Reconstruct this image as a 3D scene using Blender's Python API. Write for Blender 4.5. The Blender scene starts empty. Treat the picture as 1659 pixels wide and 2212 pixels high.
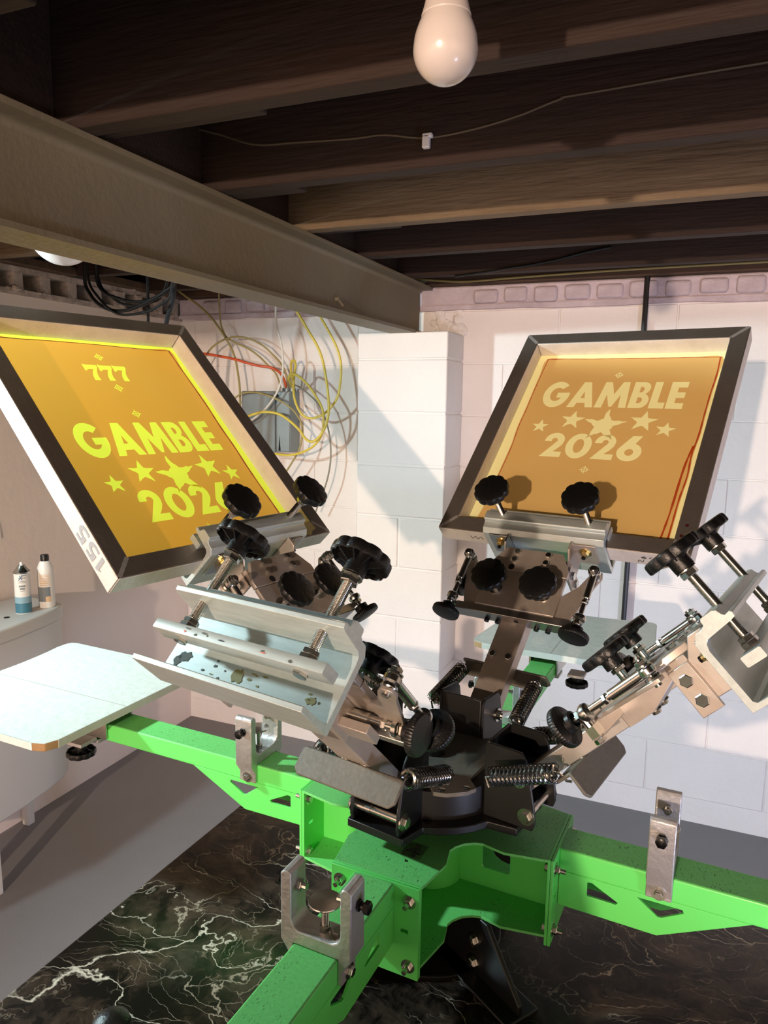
import bpy, bmesh, math, random
from mathutils import Vector, Matrix
from mathutils.geometry import tessellate_polygon
random.seed(7)
scene = bpy.context.scene
col = scene.collection
PI = math.pi

# ------------------------------------------------------------------ camera, world, lights, exposure
CAM_H = 1.553
cam_d = bpy.data.cameras.new('camera'); cam = bpy.data.objects.new('camera', cam_d); col.objects.link(cam)
cam_d.sensor_fit = 'VERTICAL'; cam_d.sensor_height = 36.0; cam_d.lens = 1590 / 2212 * 36
cam_d.clip_start = 0.02
cam.matrix_world = Matrix(((0.92297, -0.07044, 0.37837, 0), (0.38461, 0.13295, -0.91345, 0), (0.01404, 0.98862, 0.14980, CAM_H), (0, 0, 0, 1)))
scene.camera = cam

world = bpy.data.worlds.new('basement_air'); scene.world = world; world.use_nodes = True
world.node_tree.nodes['Background'].inputs[0].default_value = (1.0, 0.95, 0.9, 1)
world.node_tree.nodes['Background'].inputs[1].default_value = 0.03

def lamp(name, kind, loc, power, color, size, aim=None, spread=None):
    d = bpy.data.lights.new(name, kind); d.energy = power; d.color = color
    if kind == 'AREA':
        d.shape = 'DISK'; d.size = size
        if spread: d.spread = spread
    else:
        d.shadow_soft_size = size
    o = bpy.data.objects.new(name, d); col.objects.link(o); o.location = loc
    if aim:
        o.rotation_euler = (Vector(aim) - Vector(loc)).to_track_quat('-Z', 'Y').to_euler()
    return o
# a warm bulb hanging under the joists behind the camera, a cool work lamp near the left wall, an unseen bluish lamp low on the right
lamp('warm_bulb_light', 'POINT', (-0.42, -3.0, 1.80), 475, (1.0, 0.74, 0.565), 0.035)
lamp('cool_work_light', 'AREA', (-2.08, 0.62, 1.78), 20, (0.72, 0.95, 1.0), 0.10, aim=(-0.78, 1.44, 1.22), spread=math.radians(118))
lamp('blue_floor_light', 'AREA', (1.25, 0.25, 0.45), 14, (0.60, 0.68, 1.0), 0.25, aim=(-0.1, 2.6, 0.45), spread=math.radians(130))
scene.view_settings.view_transform = 'Standard'; scene.view_settings.look = 'None'
scene.view_settings.gamma = 1.0; scene.view_settings.use_curve_mapping = False
scene.view_settings.exposure = 0.25

# ------------------------------------------------------------------ materials
MATS = {}
def lin(c):
    return tuple((x / 12.92 if x <= .04045 else ((x + .055) / 1.055) ** 2.4) for x in c)
def mat(name, rgb, rough=.5, metal=0., noise=None, bump=None, spec=.5, trans=0., coat=0., stretch=(1, 1, 1), srgb=True):
    """noise = (scale, amount, second colour); bump = (scale, strength)"""
    m = bpy.data.materials.new(name); m.use_nodes = True
    nt = m.node_tree; b = nt.nodes['Principled BSDF']
    c = lin(rgb) if srgb else rgb
    b.inputs['Base Color'].default_value = (*c, 1); b.inputs['Roughness'].default_value = rough
    b.inputs['Metallic'].default_value = metal; b.inputs['Specular IOR Level'].default_value = spec
    if coat: b.inputs['Coat Weight'].default_value = coat; b.inputs['Coat Roughness'].default_value = .15
    tc = mp = None
    if noise or bump:
        tc = nt.nodes.new('ShaderNodeTexCoord'); mp = nt.nodes.new('ShaderNodeMapping')
        mp.inputs['Scale'].default_value = stretch
        nt.links.new(tc.outputs['Object'], mp.inputs['Vector'])
    if noise:
        n = nt.nodes.new('ShaderNodeTexNoise'); n.inputs['Scale'].default_value = noise[0]; n.inputs['Detail'].default_value = 6
        n.inputs['Roughness'].default_value = .65
        nt.links.new(mp.outputs[0], n.inputs['Vector'])
        r = nt.nodes.new('ShaderNodeValToRGB'); r.color_ramp.elements[0].position = .5 - noise[1] / 2; r.color_ramp.elements[1].position = .5 + noise[1] / 2
        r.color_ramp.elements[0].color = (*c, 1); r.color_ramp.elements[1].color = (*(lin(noise[2]) if srgb else noise[2]), 1)
        nt.links.new(n.outputs['Fac'], r.inputs['Fac']); nt.links.new(r.outputs['Color'], b.inputs['Base Color'])
    if bump:
        n = nt.nodes.new('ShaderNodeTexNoise'); n.inputs['Scale'].default_value = bump[0]; n.inputs['Detail'].default_value = 5
        nt.links.new(mp.outputs[0], n.inputs['Vector'])
        bp = nt.nodes.new('ShaderNodeBump'); bp.inputs['Strength'].default_value = bump[1]; bp.inputs['Distance'].default_value = .01
        nt.links.new(n.outputs['Fac'], bp.inputs['Height']); nt.links.new(bp.outputs[0], b.inputs['Normal'])
    if trans:
        t = nt.nodes.new('ShaderNodeBsdfTranslucent'); mx = nt.nodes.new('ShaderNodeMixShader'); mx.inputs[0].default_value = trans
        src = b.inputs['Base Color'].links[0].from_socket if b.inputs['Base Color'].links else None
        if src: nt.links.new(src, t.inputs['Color'])
        else: t.inputs['Color'].default_value = (*c, 1)
        nt.links.new(b.outputs[0], mx.inputs[1]); nt.links.new(t.outputs[0], mx.inputs[2])
        nt.links.new(mx.outputs[0], nt.nodes['Material Output'].inputs['Surface'])
    MATS[name] = m
    return m
mat('wall_paint', (.92, .90, .885), .75, noise=(3, .6, (.88, .86, .845)), bump=(60, .18))
mat('wall_left_paint', (.89, .84, .81), .8, noise=(2, .6, (.85, .80, .77)), bump=(25, .25))
mat('ledge_paint', (.82, .77, .80), .8, noise=(9, .4, (.70, .65, .68)), bump=(40, .6))
mat('ledge_rough', (.78, .72, .69), .9, noise=(25, .4, (.55, .50, .47)), bump=(50, .9))
mat('floor_paint', (.52, .51, .52), .7, noise=(2.5, .8, (.47, .46, .465)), bump=(150, .1))
mat('joist_wood', (.115, .072, .048), .8, noise=(5, .5, (.19, .115, .07)), bump=(20, .4), stretch=(.6, 6, 6))
mat('joist_grey', (.52, .45, .35), .8, noise=(4, .5, (.35, .28, .20)), bump=(20, .5), stretch=(.6, 6, 6))
mat('subfloor_wood', (.10, .06, .04), .8, noise=(4, .5, (.16, .09, .05)), stretch=(4, .5, 4))
mat('sill_wood', (.36, .27, .2), .8, noise=(6, .5, (.2, .14, .1)), stretch=(.5, 6, 6))
mat('beam_paint', (.49, .455, .37), .6, noise=(4, .6, (.43, .395, .32)), bump=(60, .12))
mat('alu', (.80, .79, .77), .34, 1., noise=(14, .5, (.70, .69, .68)), stretch=(1, 1, 6))
mat('alu_cast', (.74, .74, .74), .45, .6, noise=(30, .5, (.68, .67, .66)), bump=(120, .15))
mat('alu_clamp', (.80, .84, .83), .36, .55, noise=(22, .35, (.73, .77, .76)), stretch=(6, 1, 6))
mat('frame_sanded', (.86, .83, .80), .5, .25, noise=(25, .5, (.78, .75, .72)), bump=(160, .1))
mat('alu_frame', (.62, .59, .56), .48, .85, noise=(10, .6, (.52, .495, .47)), bump=(140, .08))
mat('zinc', (.83, .83, .81), .22, 1., noise=(60, .6, (.7, .7, .67)))
mat('gold_zinc', (.78, .70, .50), .3, 1.)
mat('arm_steel', (.76, .72, .68), .42, .6, noise=(30, .5, (.67, .63, .59)))
mat('black_plastic', (.045, .045, .047), .38, noise=(200, .6, (.06, .06, .062)), bump=(260, .12))
mat('black_paint', (.05, .05, .05), .42, noise=(30, .6, (.075, .072, .068)))
mat('black_nut', (.06, .06, .06), .3, .4)
mat('worn_plate', (.42, .405, .37), .55, .2, noise=(150, .7, (.33, .32, .29)), bump=(120, .06))
mat('green', (.40, .88, .42), .42, noise=(300, .5, (.385, .865, .405)), coat=.1)
mat('green_worn', (.44, .83, .45), .5, noise=(260, .4, (.40, .76, .41)))
mat('platen_tape', (.80, .82, .80), .75, noise=(60, .4, (.76, .78, .76)), bump=(40, .15))
mat('wood_edge', (.70, .58, .42), .7, noise=(20, .5, (.6, .47, .32)))
mat('plastic_white', (.78, .77, .75), .45)
mat('bulb_white', (.80, .77, .755), .22, coat=.4)
mat('porcelain', (.76, .73, .71), .3)
mat('mesh_yellow', (.93, .93, .27), .6, trans=.55)
mat('mesh_pale', (1.0, 1.0, .74), .6, trans=0)
mat('emulsion_left', (.91, .64, .20), .5, noise=(3, .7, (.90, .67, .27)), trans=.42)
mat('emulsion_right', (.89, .75, .47), .5, noise=(3, .7, (.88, .73, .43)), trans=.06)
mat('red_edge', (.70, .28, .10), .5)
mat('frame_bar_inner', (.8, .74, .7), .5)
mat('grey_box', (.56, .60, .61), .45, .3, noise=(12, .5, (.50, .54, .55)))
mat('cable_yellow', (.83, .75, .30), .5)
mat('cable_drab', (.34, .30, .24), .6)
mat('cable_olive', (.62, .57, .36), .5)
mat('cable_orange', (.80, .33, .16), .5)
mat('cable_white', (.85, .84, .80), .5)
mat('cable_grey', (.55, .54, .48), .5)
mat('cable_black', (.06, .06, .06), .45)
mat('can_teal', (.25, .46, .54), .4); mat('can_blue', (.52, .66, .72), .4); mat('can_white', (.88, .87, .85), .35)
mat('can_grey', (.45, .48, .50), .4); mat('can_tan', (.83, .70, .55), .4); mat('ink_blue', (.22, .42, .58), .5); mat('ink_grey', (.5, .52, .54), .5)
mat('ink_black', (.10, .09, .09), .6); mat('ink_stain', (.30, .33, .30), .7); mat('ink_olive', (.55, .52, .33), .7); mat('ink_red', (.75, .45, .4), .7)
mat('stencil_grey', (.62, .62, .63), .5, .3)
mat('label_white', (.9, .9, .9), .5)
mat('hole_dark', (.02, .02, .02), .9)

def scuffed():
    m = MATS['green_worn']; nt = m.node_tree; b = nt.nodes['Principled BSDF']; src = b.inputs['Base Color'].links[0].from_socket
    tc = nt.nodes.new('ShaderNodeTexCoord'); mp = nt.nodes.new('ShaderNodeMapping'); mp.inputs['Scale'].default_value = (1, .35, 1); mp.inputs['Rotation'].default_value = (0, 0, .6)
    n = nt.nodes.new('ShaderNodeTexNoise'); n.inputs['Scale'].default_value = 520; n.inputs['Detail'].default_value = 3
    big = nt.nodes.new('ShaderNodeTexNoise'); big.inputs['Scale'].default_value = 16
    r1 = nt.nodes.new('ShaderNodeValToRGB'); r1.color_ramp.elements[0].position = .62; r1.color_ramp.elements[1].position = .68
    r2 = nt.nodes.new('ShaderNodeValToRGB'); r2.color_ramp.elements[0].position = .42; r2.color_ramp.elements[1].position = .60
    mul = nt.nodes.new('ShaderNodeMixRGB'); mul.blend_type = 'MULTIPLY'; mul.inputs[0].default_value = 1
    mx = nt.nodes.new('ShaderNodeMixRGB'); mx.inputs[2].default_value = (*lin((.20, .34, .19)), 1)
    L = nt.links.new
    L(tc.outputs['Object'], mp.inputs[0]); L(mp.outputs[0], n.inputs['Vector']); L(tc.outputs['Object'], big.inputs['Vector'])
    L(n.outputs['Fac'], r1.inputs[0]); L(big.outputs['Fac'], r2.inputs[0]); L(r1.outputs[0], mul.inputs[1]); L(r2.outputs[0], mul.inputs[2])
    L(mul.outputs[0], mx.inputs[0]); L(src, mx.inputs[1]); L(mx.outputs[0], b.inputs['Base Color'])
scuffed()
def marble():
    m = bpy.data.materials.new('marble_film'); m.use_nodes = True; nt = m.node_tree; b = nt.nodes['Principled BSDF']
    N = nt.nodes.new; L = nt.links.new
    tc = N('ShaderNodeTexCoord')
    warp = N('ShaderNodeTexNoise'); warp.inputs['Scale'].default_value = 5; warp.inputs['Detail'].default_value = 6
    L(tc.outputs['Object'], warp.inputs['Vector'])
    add = N('ShaderNodeMixRGB'); add.blend_type = 'ADD'; add.inputs[0].default_value = .30
    L(tc.outputs['Object'], add.inputs[1]); L(warp.outputs['Color'], add.inputs[2])
    # cloudy brown body
    n = N('ShaderNodeTexNoise'); n.inputs['Scale'].default_value = 9; n.inputs['Detail'].default_value = 9; n.inputs['Roughness'].default_value = .7
    L(add.outputs[0], n.inputs['Vector'])
    r = N('ShaderNodeValToRGB'); r.color_ramp.elements[0].position = .45; r.color_ramp.elements[1].position = .80
    r.color_ramp.elements[0].color = (*lin((.055, .042, .036)), 1); r.color_ramp.elements[1].color = (*lin((.40, .33, .28)), 1)
    L(n.outputs['Fac'], r.inputs['Fac'])
    def vein(scale, width, rot, lo):
        mp = N('ShaderNodeMapping'); mp.inputs['Rotation'].default_value = (0, 0, rot); mp.inputs['Scale'].default_value = (1, 2.8, 1)
        L(add.outputs[0], mp.inputs['Vector'])
        v = N('ShaderNodeTexVoronoi'); v.feature = 'DISTANCE_TO_EDGE'; v.inputs['Scale'].default_value = scale
        L(mp.outputs[0], v.inputs['Vector'])
        q = N('ShaderNodeValToRGB'); q.color_ramp.elements[0].position = 0; q.color_ramp.elements[1].position = width
        q.color_ramp.elements[0].color = (1, 1, 1, 1); q.color_ramp.elements[1].color = (0, 0, 0, 1)
        L(v.outputs['Distance'], q.inputs['Fac'])
        k = N('ShaderNodeTexNoise'); k.inputs['Scale'].default_value = scale * .9; L(tc.outputs['Object'], k.inputs['Vector'])
        kr = N('ShaderNodeValToRGB'); kr.color_ramp.elements[0].position = lo; kr.color_ramp.elements[1].position = lo + .1
        L(k.outputs['Fac'], kr.inputs['Fac'])
        mul = N('ShaderNodeMixRGB'); mul.blend_type = 'MULTIPLY'; mul.inputs[0].default_value = 1
        L(q.outputs[0], mul.inputs[1]); L(kr.outputs[0], mul.inputs[2]); return mul.outputs[0]
    cur = r.outputs[0]
    for (sc, wd, ro, colr, lo) in ((2.4, .0075, .75, (.86, .82, .76), .44), (6.0, .010, .45, (.66, .61, .55), .46), (14, .022, 1.0, (.50, .45, .40), .47)):
        mx = N('ShaderNodeMixRGB'); L(vein(sc, wd, ro, lo), mx.inputs[0]); L(cur, mx.inputs[1]); mx.inputs[2].default_value = (*lin(colr), 1); cur = mx.outputs[0]
    L(cur, b.inputs['Base Color']); b.inputs['Roughness'].default_value = .28
    MATS['marble'] = m
marble()

# ------------------------------------------------------------------ mesh helpers
def basis(axis):
    a = Vector(axis).normalized()
    h = Vector((0, 0, 1)) if abs(a.z) < .9 else Vector((1, 0, 0))
    x = h.cross(a).normalized(); y = a.cross(x)
    return x, y, a
class MB:
    def __init__(s, off=(0, 0, 0)):
        s.v = []; s.f = []; s.off = Vector(off)
    def add(s, vs, fs):
        n = len(s.v); s.v += [Vector(p) - s.off for p in vs]; s.f += [tuple(i + n for i in f) for f in fs]; return s
    def box(s, x0, x1, y0, y1, z0, z1):
        p = [(x, y, z) for x in (x0, x1) for y in (y0, y1) for z in (z0, z1)]
        return s.add(p, [(0, 1, 3, 2), (4, 6, 7, 5), (0, 4, 5, 1), (2, 3, 7, 6), (0, 2, 6, 4), (1, 5, 7, 3)])
    def hexa(s, low, high):
        """frustum between two quads given as 4 points each"""
        return s.add(list(low) + list(high), [(3, 2, 1, 0), (4, 5, 6, 7), (0, 1, 5, 4), (1, 2, 6, 5), (2, 3, 7, 6), (3, 0, 4, 7)])
    def prism(s, poly, axis, a, b, holes=()):
        def P(q, h):
            return {'x': (h, q[0], q[1]), 'y': (q[0], h, q[1]), 'z': (q[0], q[1], h)}[axis]
        loops = [list(poly)] + [list(h) for h in holes]
        flat = [q for l in loops for q in l]; n = len(flat)
        tris = tessellate_polygon([[Vector((q[0], q[1], 0)) for q in l] for l in loops]) if (holes or len(poly) > 4) else None
        vs = [P(q, a) for q in flat] + [P(q, b) for q in flat]; fs = []
        if tris is None:
            fs += [tuple(range(n))[::-1], tuple(i + n for i in range(n))]
        else:
            for t in tris:
                fs += [tuple(t)[::-1], tuple(i + n for i in t)]
        k = 0
        for l in loops:
            m = len(l)
            for i in range(m):
                j = (i + 1) % m; fs.append((k + i, k + j, k + j + n, k + i + n))
            k += m
        return s.add(vs, fs)
    def lathe(s, prof, o, axis, seg=20, lobe=None, cap=True):
        """prof: list of (radius, height along axis); lobe(theta) scales radius"""
        x, y, a = basis(axis); o = Vector(o); vs = []; fs = []
        for (r, h) in prof:
            for k in range(seg):
                t = 2 * PI * k / seg; q = r * (lobe(t) if lobe else 1)
                vs.append(o + a * h + x * (q * math.cos(t)) + y * (q * math.sin(t)))
        for i in range(len(prof) - 1):
            for k in range(seg):
                j = (k + 1) % seg; fs.append((i * seg + k, i * seg + j, (i + 1) * seg + j, (i + 1) * seg + k))
        if cap:
            fs.append(tuple(range(seg))[::-1]); m = (len(prof) - 1) * seg; fs.append(tuple(m + k for k in range(seg)))
        return s.add(vs, fs)
    def cyl(s, p0, p1, r, seg=16, r2=None):
        d = Vector(p1) - Vector(p0)
        return s.lathe([(r, 0), (r2 if r2 is not None else r, d.length)], p0, d, seg)
    def hexnut(s, p, axis, r, h):
        return s.lathe([(r * .9, 0), (r, h * .12), (r, h * .85), (r * .86, h)], p, axis, 6)
    def bolt(s, p, axis, r=.006, h=.005, washer=True, tail=0):
        a = Vector(axis).normalized(); p = Vector(p)
        if washer: s.lathe([(r * 1.55, 0), (r * 1.55, .0012)], p, a, 18)
        s.hexnut(p + a * (.0012 if washer else 0), a, r, h)
        if tail: s.cyl(p + a * h, p + a * (h + tail), r * .55, 10)
        return s
    def tube(s, pts, r, seg=8, closed=False):
        pts = [Vector(p) for p in pts]; n = len(pts); vs = []; fs = []
        up = None
        for i, p in enumerate(pts):
            t = (pts[min(i + 1, n - 1)] - pts[max(i - 1, 0)]).normalized()
            if up is None: up = basis(t)[0]
            up = (up - t * up.dot(t)).normalized(); w = t.cross(up)
            for k in range(seg):
                q = 2 * PI * k / seg; vs.append(p + up * (r * math.cos(q)) + w * (r * math.sin(q)))
        for i in range(n - 1):
            for k in range(seg):
                j = (k + 1) % seg; fs.append((i * seg + k, i * seg + j, (i + 1) * seg + j, (i + 1) * seg + k))
        fs.append(tuple(range(seg))[::-1]); fs.append(tuple((n - 1) * seg + k for k in range(seg)))
        return s.add(vs, fs)
    def thread(s, p0, p1, r, pitch=.0018, seg=14):
        d = Vector(p1) - Vector(p0); n = max(2, int(d.length / pitch)); prof = []
        for i in range(n):
            prof += [(r, d.length * i / n), (r * .86, d.length * (i + .5) / n)]
        prof.append((r, d.length))
        return s.lathe(prof, p0, d, seg)
    def build(s, name, m, parent=None, bevel=0, smooth=True, angle=35, seg=2):
        me = bpy.data.meshes.new(name); me.from_pydata([tuple(v) for v in s.v], [], s.f)
        bm = bmesh.new(); bm.from_mesh(me); bmesh.ops.recalc_face_normals(bm, faces=bm.faces); bm.to_mesh(me); bm.free()
        if smooth:
            me.shade_smooth(); me.set_sharp_from_angle(angle=math.radians(angle))
        me.materials.append(MATS[m] if isinstance(m, str) else m)
        o = bpy.data.objects.new(name, me); col.objects.link(o)
        if parent: o.parent = parent
        if bevel:
            md = o.modifiers.new('edge', 'BEVEL'); md.width = bevel; md.segments = seg; md.limit_method = 'ANGLE'; md.angle_limit = math.radians(40)
            md.harden_normals = False
        return o
def thing(name, label, cat, loc=(0, 0, 0), group=None, rot=None):
    o = bpy.data.objects.new(name, None); col.objects.link(o); o.empty_display_size = .05
    if rot is not None: o.matrix_world = Matrix.Translation(Vector(loc)) @ rot
    else: o.location = loc
    o['label'] = label; o['category'] = cat
    if group: o['group'] = group
    return o
def tag(o, label, cat, group=None):
    o['label'] = label; o['category'] = cat
    if group: o['group'] = group
    return o
def struct(o, label=None):
    o['kind'] = 'structure'
    if label: o['label'] = label
    return o
def share(src, name, parent, loc=(0, 0, 0), scale=None, m=None):
    o = bpy.data.objects.new(name, src.data); col.objects.link(o); o.parent = parent; o.location = loc
    if scale: o.scale = scale
    for md in src.modifiers:
        q = o.modifiers.new(md.name, md.type); q.width = md.width; q.segments = md.segments; q.limit_method = md.limit_method; q.angle_limit = md.angle_limit
    return o
def spline(pts, n=6):
    """Catmull-Rom through the points"""
    P = [Vector(p) for p in pts]; P = [P[0] * 2 - P[1]] + P + [P[-1] * 2 - P[-2]]; out = []
    for i in range(1, len(P) - 2):
        for k in range(n):
            t = k / n; a, b, c, d = P[i - 1], P[i], P[i + 1], P[i + 2]
            out.append(.5 * ((2 * b) + (c - a) * t + (2 * a - 5 * b + 4 * c - d) * t * t + (3 * b - a - 3 * c + d) * t ** 3))
    out.append(P[-2]); return out
def arc(cx, cy, r, a0, a1, n=12):
    return [(cx + r * math.cos(a0 + (a1 - a0) * i / n), cy + r * math.sin(a0 + (a1 - a0) * i / n)) for i in range(n + 1)]
def rrect(x0, x1, y0, y1, r, n=5):
    return arc(x1 - r, y1 - r, r, 0, PI / 2, n) + arc(x0 + r, y1 - r, r, PI / 2, PI, n) + arc(x0 + r, y0 + r, r, PI, 1.5 * PI, n) + arc(x1 - r, y0 + r, r, 1.5 * PI, 2 * PI, n)
# ------------------------------------------------------------------ the room
XL, XR, YB, YF, ZC = -2.18, 3.2, 2.818, -4.2, 2.225
fl = MB().box(XL - .3, XR + .3, YF - .3, YB + .3, -.1, 0).build('floor', 'floor_paint', smooth=False); struct(fl)
wb = MB().box(XL - .1, XR + .1, YB + .004, YB + .16, 0, ZC).build('wall_back', 'wall_paint', smooth=False); struct(wb)
wl = MB().box(XL - .16, XL - .004, YF - .1, YB + .16, 0, 1.905).build('wall_left', 'wall_left_paint', smooth=False); struct(wl)
wr = MB().box(XR, XR + .15, YF - .1, YB + .15, 0, ZC).build('wall_right', 'wall_paint', smooth=False); struct(wr)
wf = MB().box(XL - .1, XR + .1, YF - .15, YF, 0, ZC).build('wall_front', 'wall_paint', smooth=False); struct(wf)
COURSE = [1.699 - .2005 * k for k in range(9)]
BW = .406
full = None
def block(parent, x0, x1, y0, y1, z0, z1, src=[None]):
    return MB().box(x0, x1, y0, y1, z0, z1).build('block', 'wall_paint', parent, bevel=.003, smooth=True)
full_b = None
for k, z0 in enumerate(COURSE):
    start = .13 - BW * 7 + (0 if k % 2 else BW / 2)
    x = start
    while x < .95:
        a, b = max(x, XL) + 0.002, x + BW - .002
        if b > XL + .03 and not (a > -1.19 and b < -.86):
            if a == x + 0.002:
                if full_b is None:
                    full_b = MB().box(0, BW - .004, 0, .03, 0, .1965).build('block', 'wall_paint', wb, bevel=.003)
                    full_b.location = (a, YB, z0 + .002)
                else: share(full_b, 'block', wb, (a, YB, z0 + .002))
            else: block(wb, a, b, YB, YB + .03, z0 + .003, z0 + .197)
        x += BW
# old paint runs on the plastered left wall
for (y, z, h) in ((1.62, 1.42, .10), (1.78, 1.33, .16), (1.80, 1.12, .05), (2.22, 1.18, .12), (2.45, 1.05, .06)):
    MB().tube(spline([(XL - .004, y, z), (XL - .0035, y + .002, z - h * .5), (XL - .002, y + .001, z - h), (XL - .003, y, z - h - .006)], 4), .004, 6).build('paint_run', 'wall_left_paint', wl)
# brick ledges along the tops of the block walls
lb = MB().box(XL, XR, YB - .012, YB + .03, 1.906, 1.99).build('trim_1', 'ledge_paint', bevel=.006); struct(lb, 'band of mortared painted bricks along the top of the back wall')
bk = None
for i in range(-14, 12):
    x = -.53 + .113 * i
    if x < -2.1 or (-1.25 < x < -.86): continue
    j = random.uniform(-.004, .004)
    if bk is None:
        bk = MB().box(-.046, .046, -.013, .02, -.028, .028).build('brick', 'ledge_paint', lb, bevel=.013, seg=4); bk.location = (x, YB - .012, 1.951 + j)
    else:
        share(bk, 'brick', lb, (x, YB - .012 + random.uniform(-.003, .003), 1.951 + j), (random.uniform(.9, 1.06), 1, random.uniform(.88, 1.08)))
MB().prism([(-2.18, 1.904)] + [(-2.18 + .12 * i, 1.9 + random.uniform(-.004, .003)) for i in range(1, 30)] + [(1.3, 1.904), (1.3, 1.918), (-2.18, 1.918)], 'y', YB - .022, YB + .02).build('mortar_bead', 'ledge_paint', lb, bevel=.003)
ll = MB().box(XL - .16, XL - .085, YF, YB, 1.90, 1.985).box(XL - .16, XL + .006, YF, YB, 1.895, 1.914).box(XL - .16, XL + .006, YF, YB, 1.972, 1.99).build('trim_2', 'ledge_rough'); struct(ll, 'rough brick course with open pockets on top of the left wall')
pk = None
for i in range(16):
    y = YB - .05 - .118 * i
    if pk is None:
        pk = MB().box(-.10, .008, -.026, .026, 0, .062).build('brick', 'ledge_rough', ll, bevel=.005); pk.location = (XL, y, 1.912)
    else: share(pk, 'brick', ll, (XL + random.uniform(-.006, .006), y + random.uniform(-.008, .008), 1.912), (1, random.uniform(.8, 1.3), 1))
rubble = MB()
for i in range(70):
    y = random.uniform(1.2, 2.8); r = random.uniform(.006, .016)
    rubble.lathe([(r * .4, 0), (r, r * .5), (r * .7, r), (r * .2, r * 1.2)], (XL + random.uniform(-.03, .01), y, 1.984 if i % 2 else 1.908), (random.uniform(-.3, .3), random.uniform(-.3, .3), 1), 6)
rb = rubble.build('mortar_crumbs', 'ledge_rough', ll); rb['kind'] = 'stuff'
# pillar of painted blocks under the steel beam
PX0, PX1, PY = -1.203, -.842, 2.618
pil = MB().box(PX0 + .004, PX1 - .004, PY + .004, YB + .01, 0, 1.803).build('wall_pillar', 'wall_paint', smooth=False); struct(pil, 'white painted concrete block pillar carrying the steel beam')
MB().box(PX0, PX1, PY, YB, 1.709, 1.807).build('block', 'wall_paint', pil, bevel=.005)
for k, z0 in enumerate([1.508 - .2005 * i for i in range(8)]):
    if k % 2 == 0 or k < 3: MB().box(PX0, PX1, PY + (.003 if k == 1 else 0), YB, z0 + .003, z0 + .1975).build('block', 'wall_paint', pil, bevel=.005)
    else:
        MB().box(PX0, -1.026, PY, YB, z0 + .003, z0 + .1975).build('block', 'wall_paint', pil, bevel=.005)
        MB().box(-1.02, PX1, PY, YB, z0 + .003, z0 + .1975).build('block', 'wall_paint', pil, bevel=.005)
# ragged mortar behind the end of the beam
rg = MB()
for i in range(26):
    x = random.uniform(-.97, -.84); z = random.uniform(1.81, 1.90); r = random.uniform(.012, .026)
    rg.lathe([(r, 0), (r * .8, r * .4), (r * .3, r * .6)], (x, YB + .004, z), (random.uniform(-.4, .4), -1, random.uniform(-.4, .4)), 7)
rg.build('mortar_patch', 'wall_paint', wb)

# ceiling: subfloor, joists, blocking, sill
ce = MB().box(XL - .2, XR + .2, YF - .2, YB + .2, ZC + .02, ZC + .1).build('ceiling', 'subfloor_wood', smooth=False); struct(ce)
x = XL
pln = None
while x < XR:
    if pln is None:
        pln = MB().box(0, .136, YF, YB, ZC, ZC + .022).build('plank', 'subfloor_wood', ce, bevel=.002); pln.location = (x, 0, 0)
    else: share(pln, 'plank', ce, (x, 0, 0))
    x += .14
JY = [1.02 + .3875 * k for k in range(-13, 5)]
jm = {}
for y in JY:
    grey = abs(y - (1.02 + 2 * .3875)) < .01
    key = 'joist_grey' if grey else 'joist_wood'
    if key not in jm:
        jm[key] = MB().box(XL - .1, XR, -.022, .022, 1.990, ZC).build('joist', key, ce, bevel=.003); jm[key].location = (0, y, 0)
    else:
        share(jm[key], 'joist', ce, (random.uniform(-.02, .02), y, 0))
# short blocking boards over the beam and the overlapping joist ends on its left
for i, y in enumerate(JY[8:-1]):
    MB().box(-1.06, -1.015 + .01 * (i % 2), y + .024, y + .3875 - .024, 2.0, ZC).build('blocking', 'joist_wood', ce, bevel=.003)
    MB().box(XL, -.80 + .07 * ((i * 7) % 3), y + .023, y + .066, 1.992 + .004 * (i % 3), ZC).build('joist_end', 'joist_wood', ce, bevel=.003)
MB().box(XL - .1, XR, YB - .045, YB + .05, 1.992, 2.03).build('sill_plate', 'sill_wood', ce, bevel=.003)
MB().box(XL - .1, XR, YB - .012, YB + .03, 2.03, ZC).build('rim_board', 'joist_wood', ce, bevel=.003)
MB().box(XL - .12, XL + .05, YF, YB, 1.991, 2.02).build('sill_plate', 'sill_wood', ce, bevel=.003)
MB().box(XL - .12, XL - .08, YF, YB, 2.02, ZC).build('rim_board', 'joist_wood', ce, bevel=.003)

# steel beam
bc, bh, z0, z1, ft = -1.02, .052, 1.802, 1.989, .011
w = .004
prof = [(bc - bh, z0), (bc + bh, z0), (bc + bh, z0 + ft)] + [(bc + w + .014 * (1 - math.sin(a)), z0 + ft + .014 * (1 - math.cos(a))) for a in (0, .4, .8, 1.2, PI / 2)] + \
       [(bc + w + .014 * (1 - math.sin(a)), z1 - ft - .014 * (1 - math.cos(a))) for a in (PI / 2, 1.2, .8, .4, 0)] + [(bc + bh, z1 - ft), (bc + bh, z1), (bc - bh, z1), (bc - bh, z1 - ft), (bc - w - .012, z1 - ft), (bc - w, z1 - ft - .012), (bc - w, z0 + ft + .012), (bc - w - .012, z0 + ft), (bc - bh, z0 + ft)]
be = MB().prism(prof, 'y', YF, YB - .03).build('trim_3', 'beam_paint', bevel=.002); struct(be, 'brown-grey painted steel I-beam running overhead to the block pillar')
MB().cyl((bc + .004, 2.05, 1.852), (bc + .016, 2.05, 1.852), .007, 8).cyl((bc + .012, 2.05, 1.852), (bc + .03, 2.05, 1.83), .003, 6).build('welded_stud', 'beam_paint', be)

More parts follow.
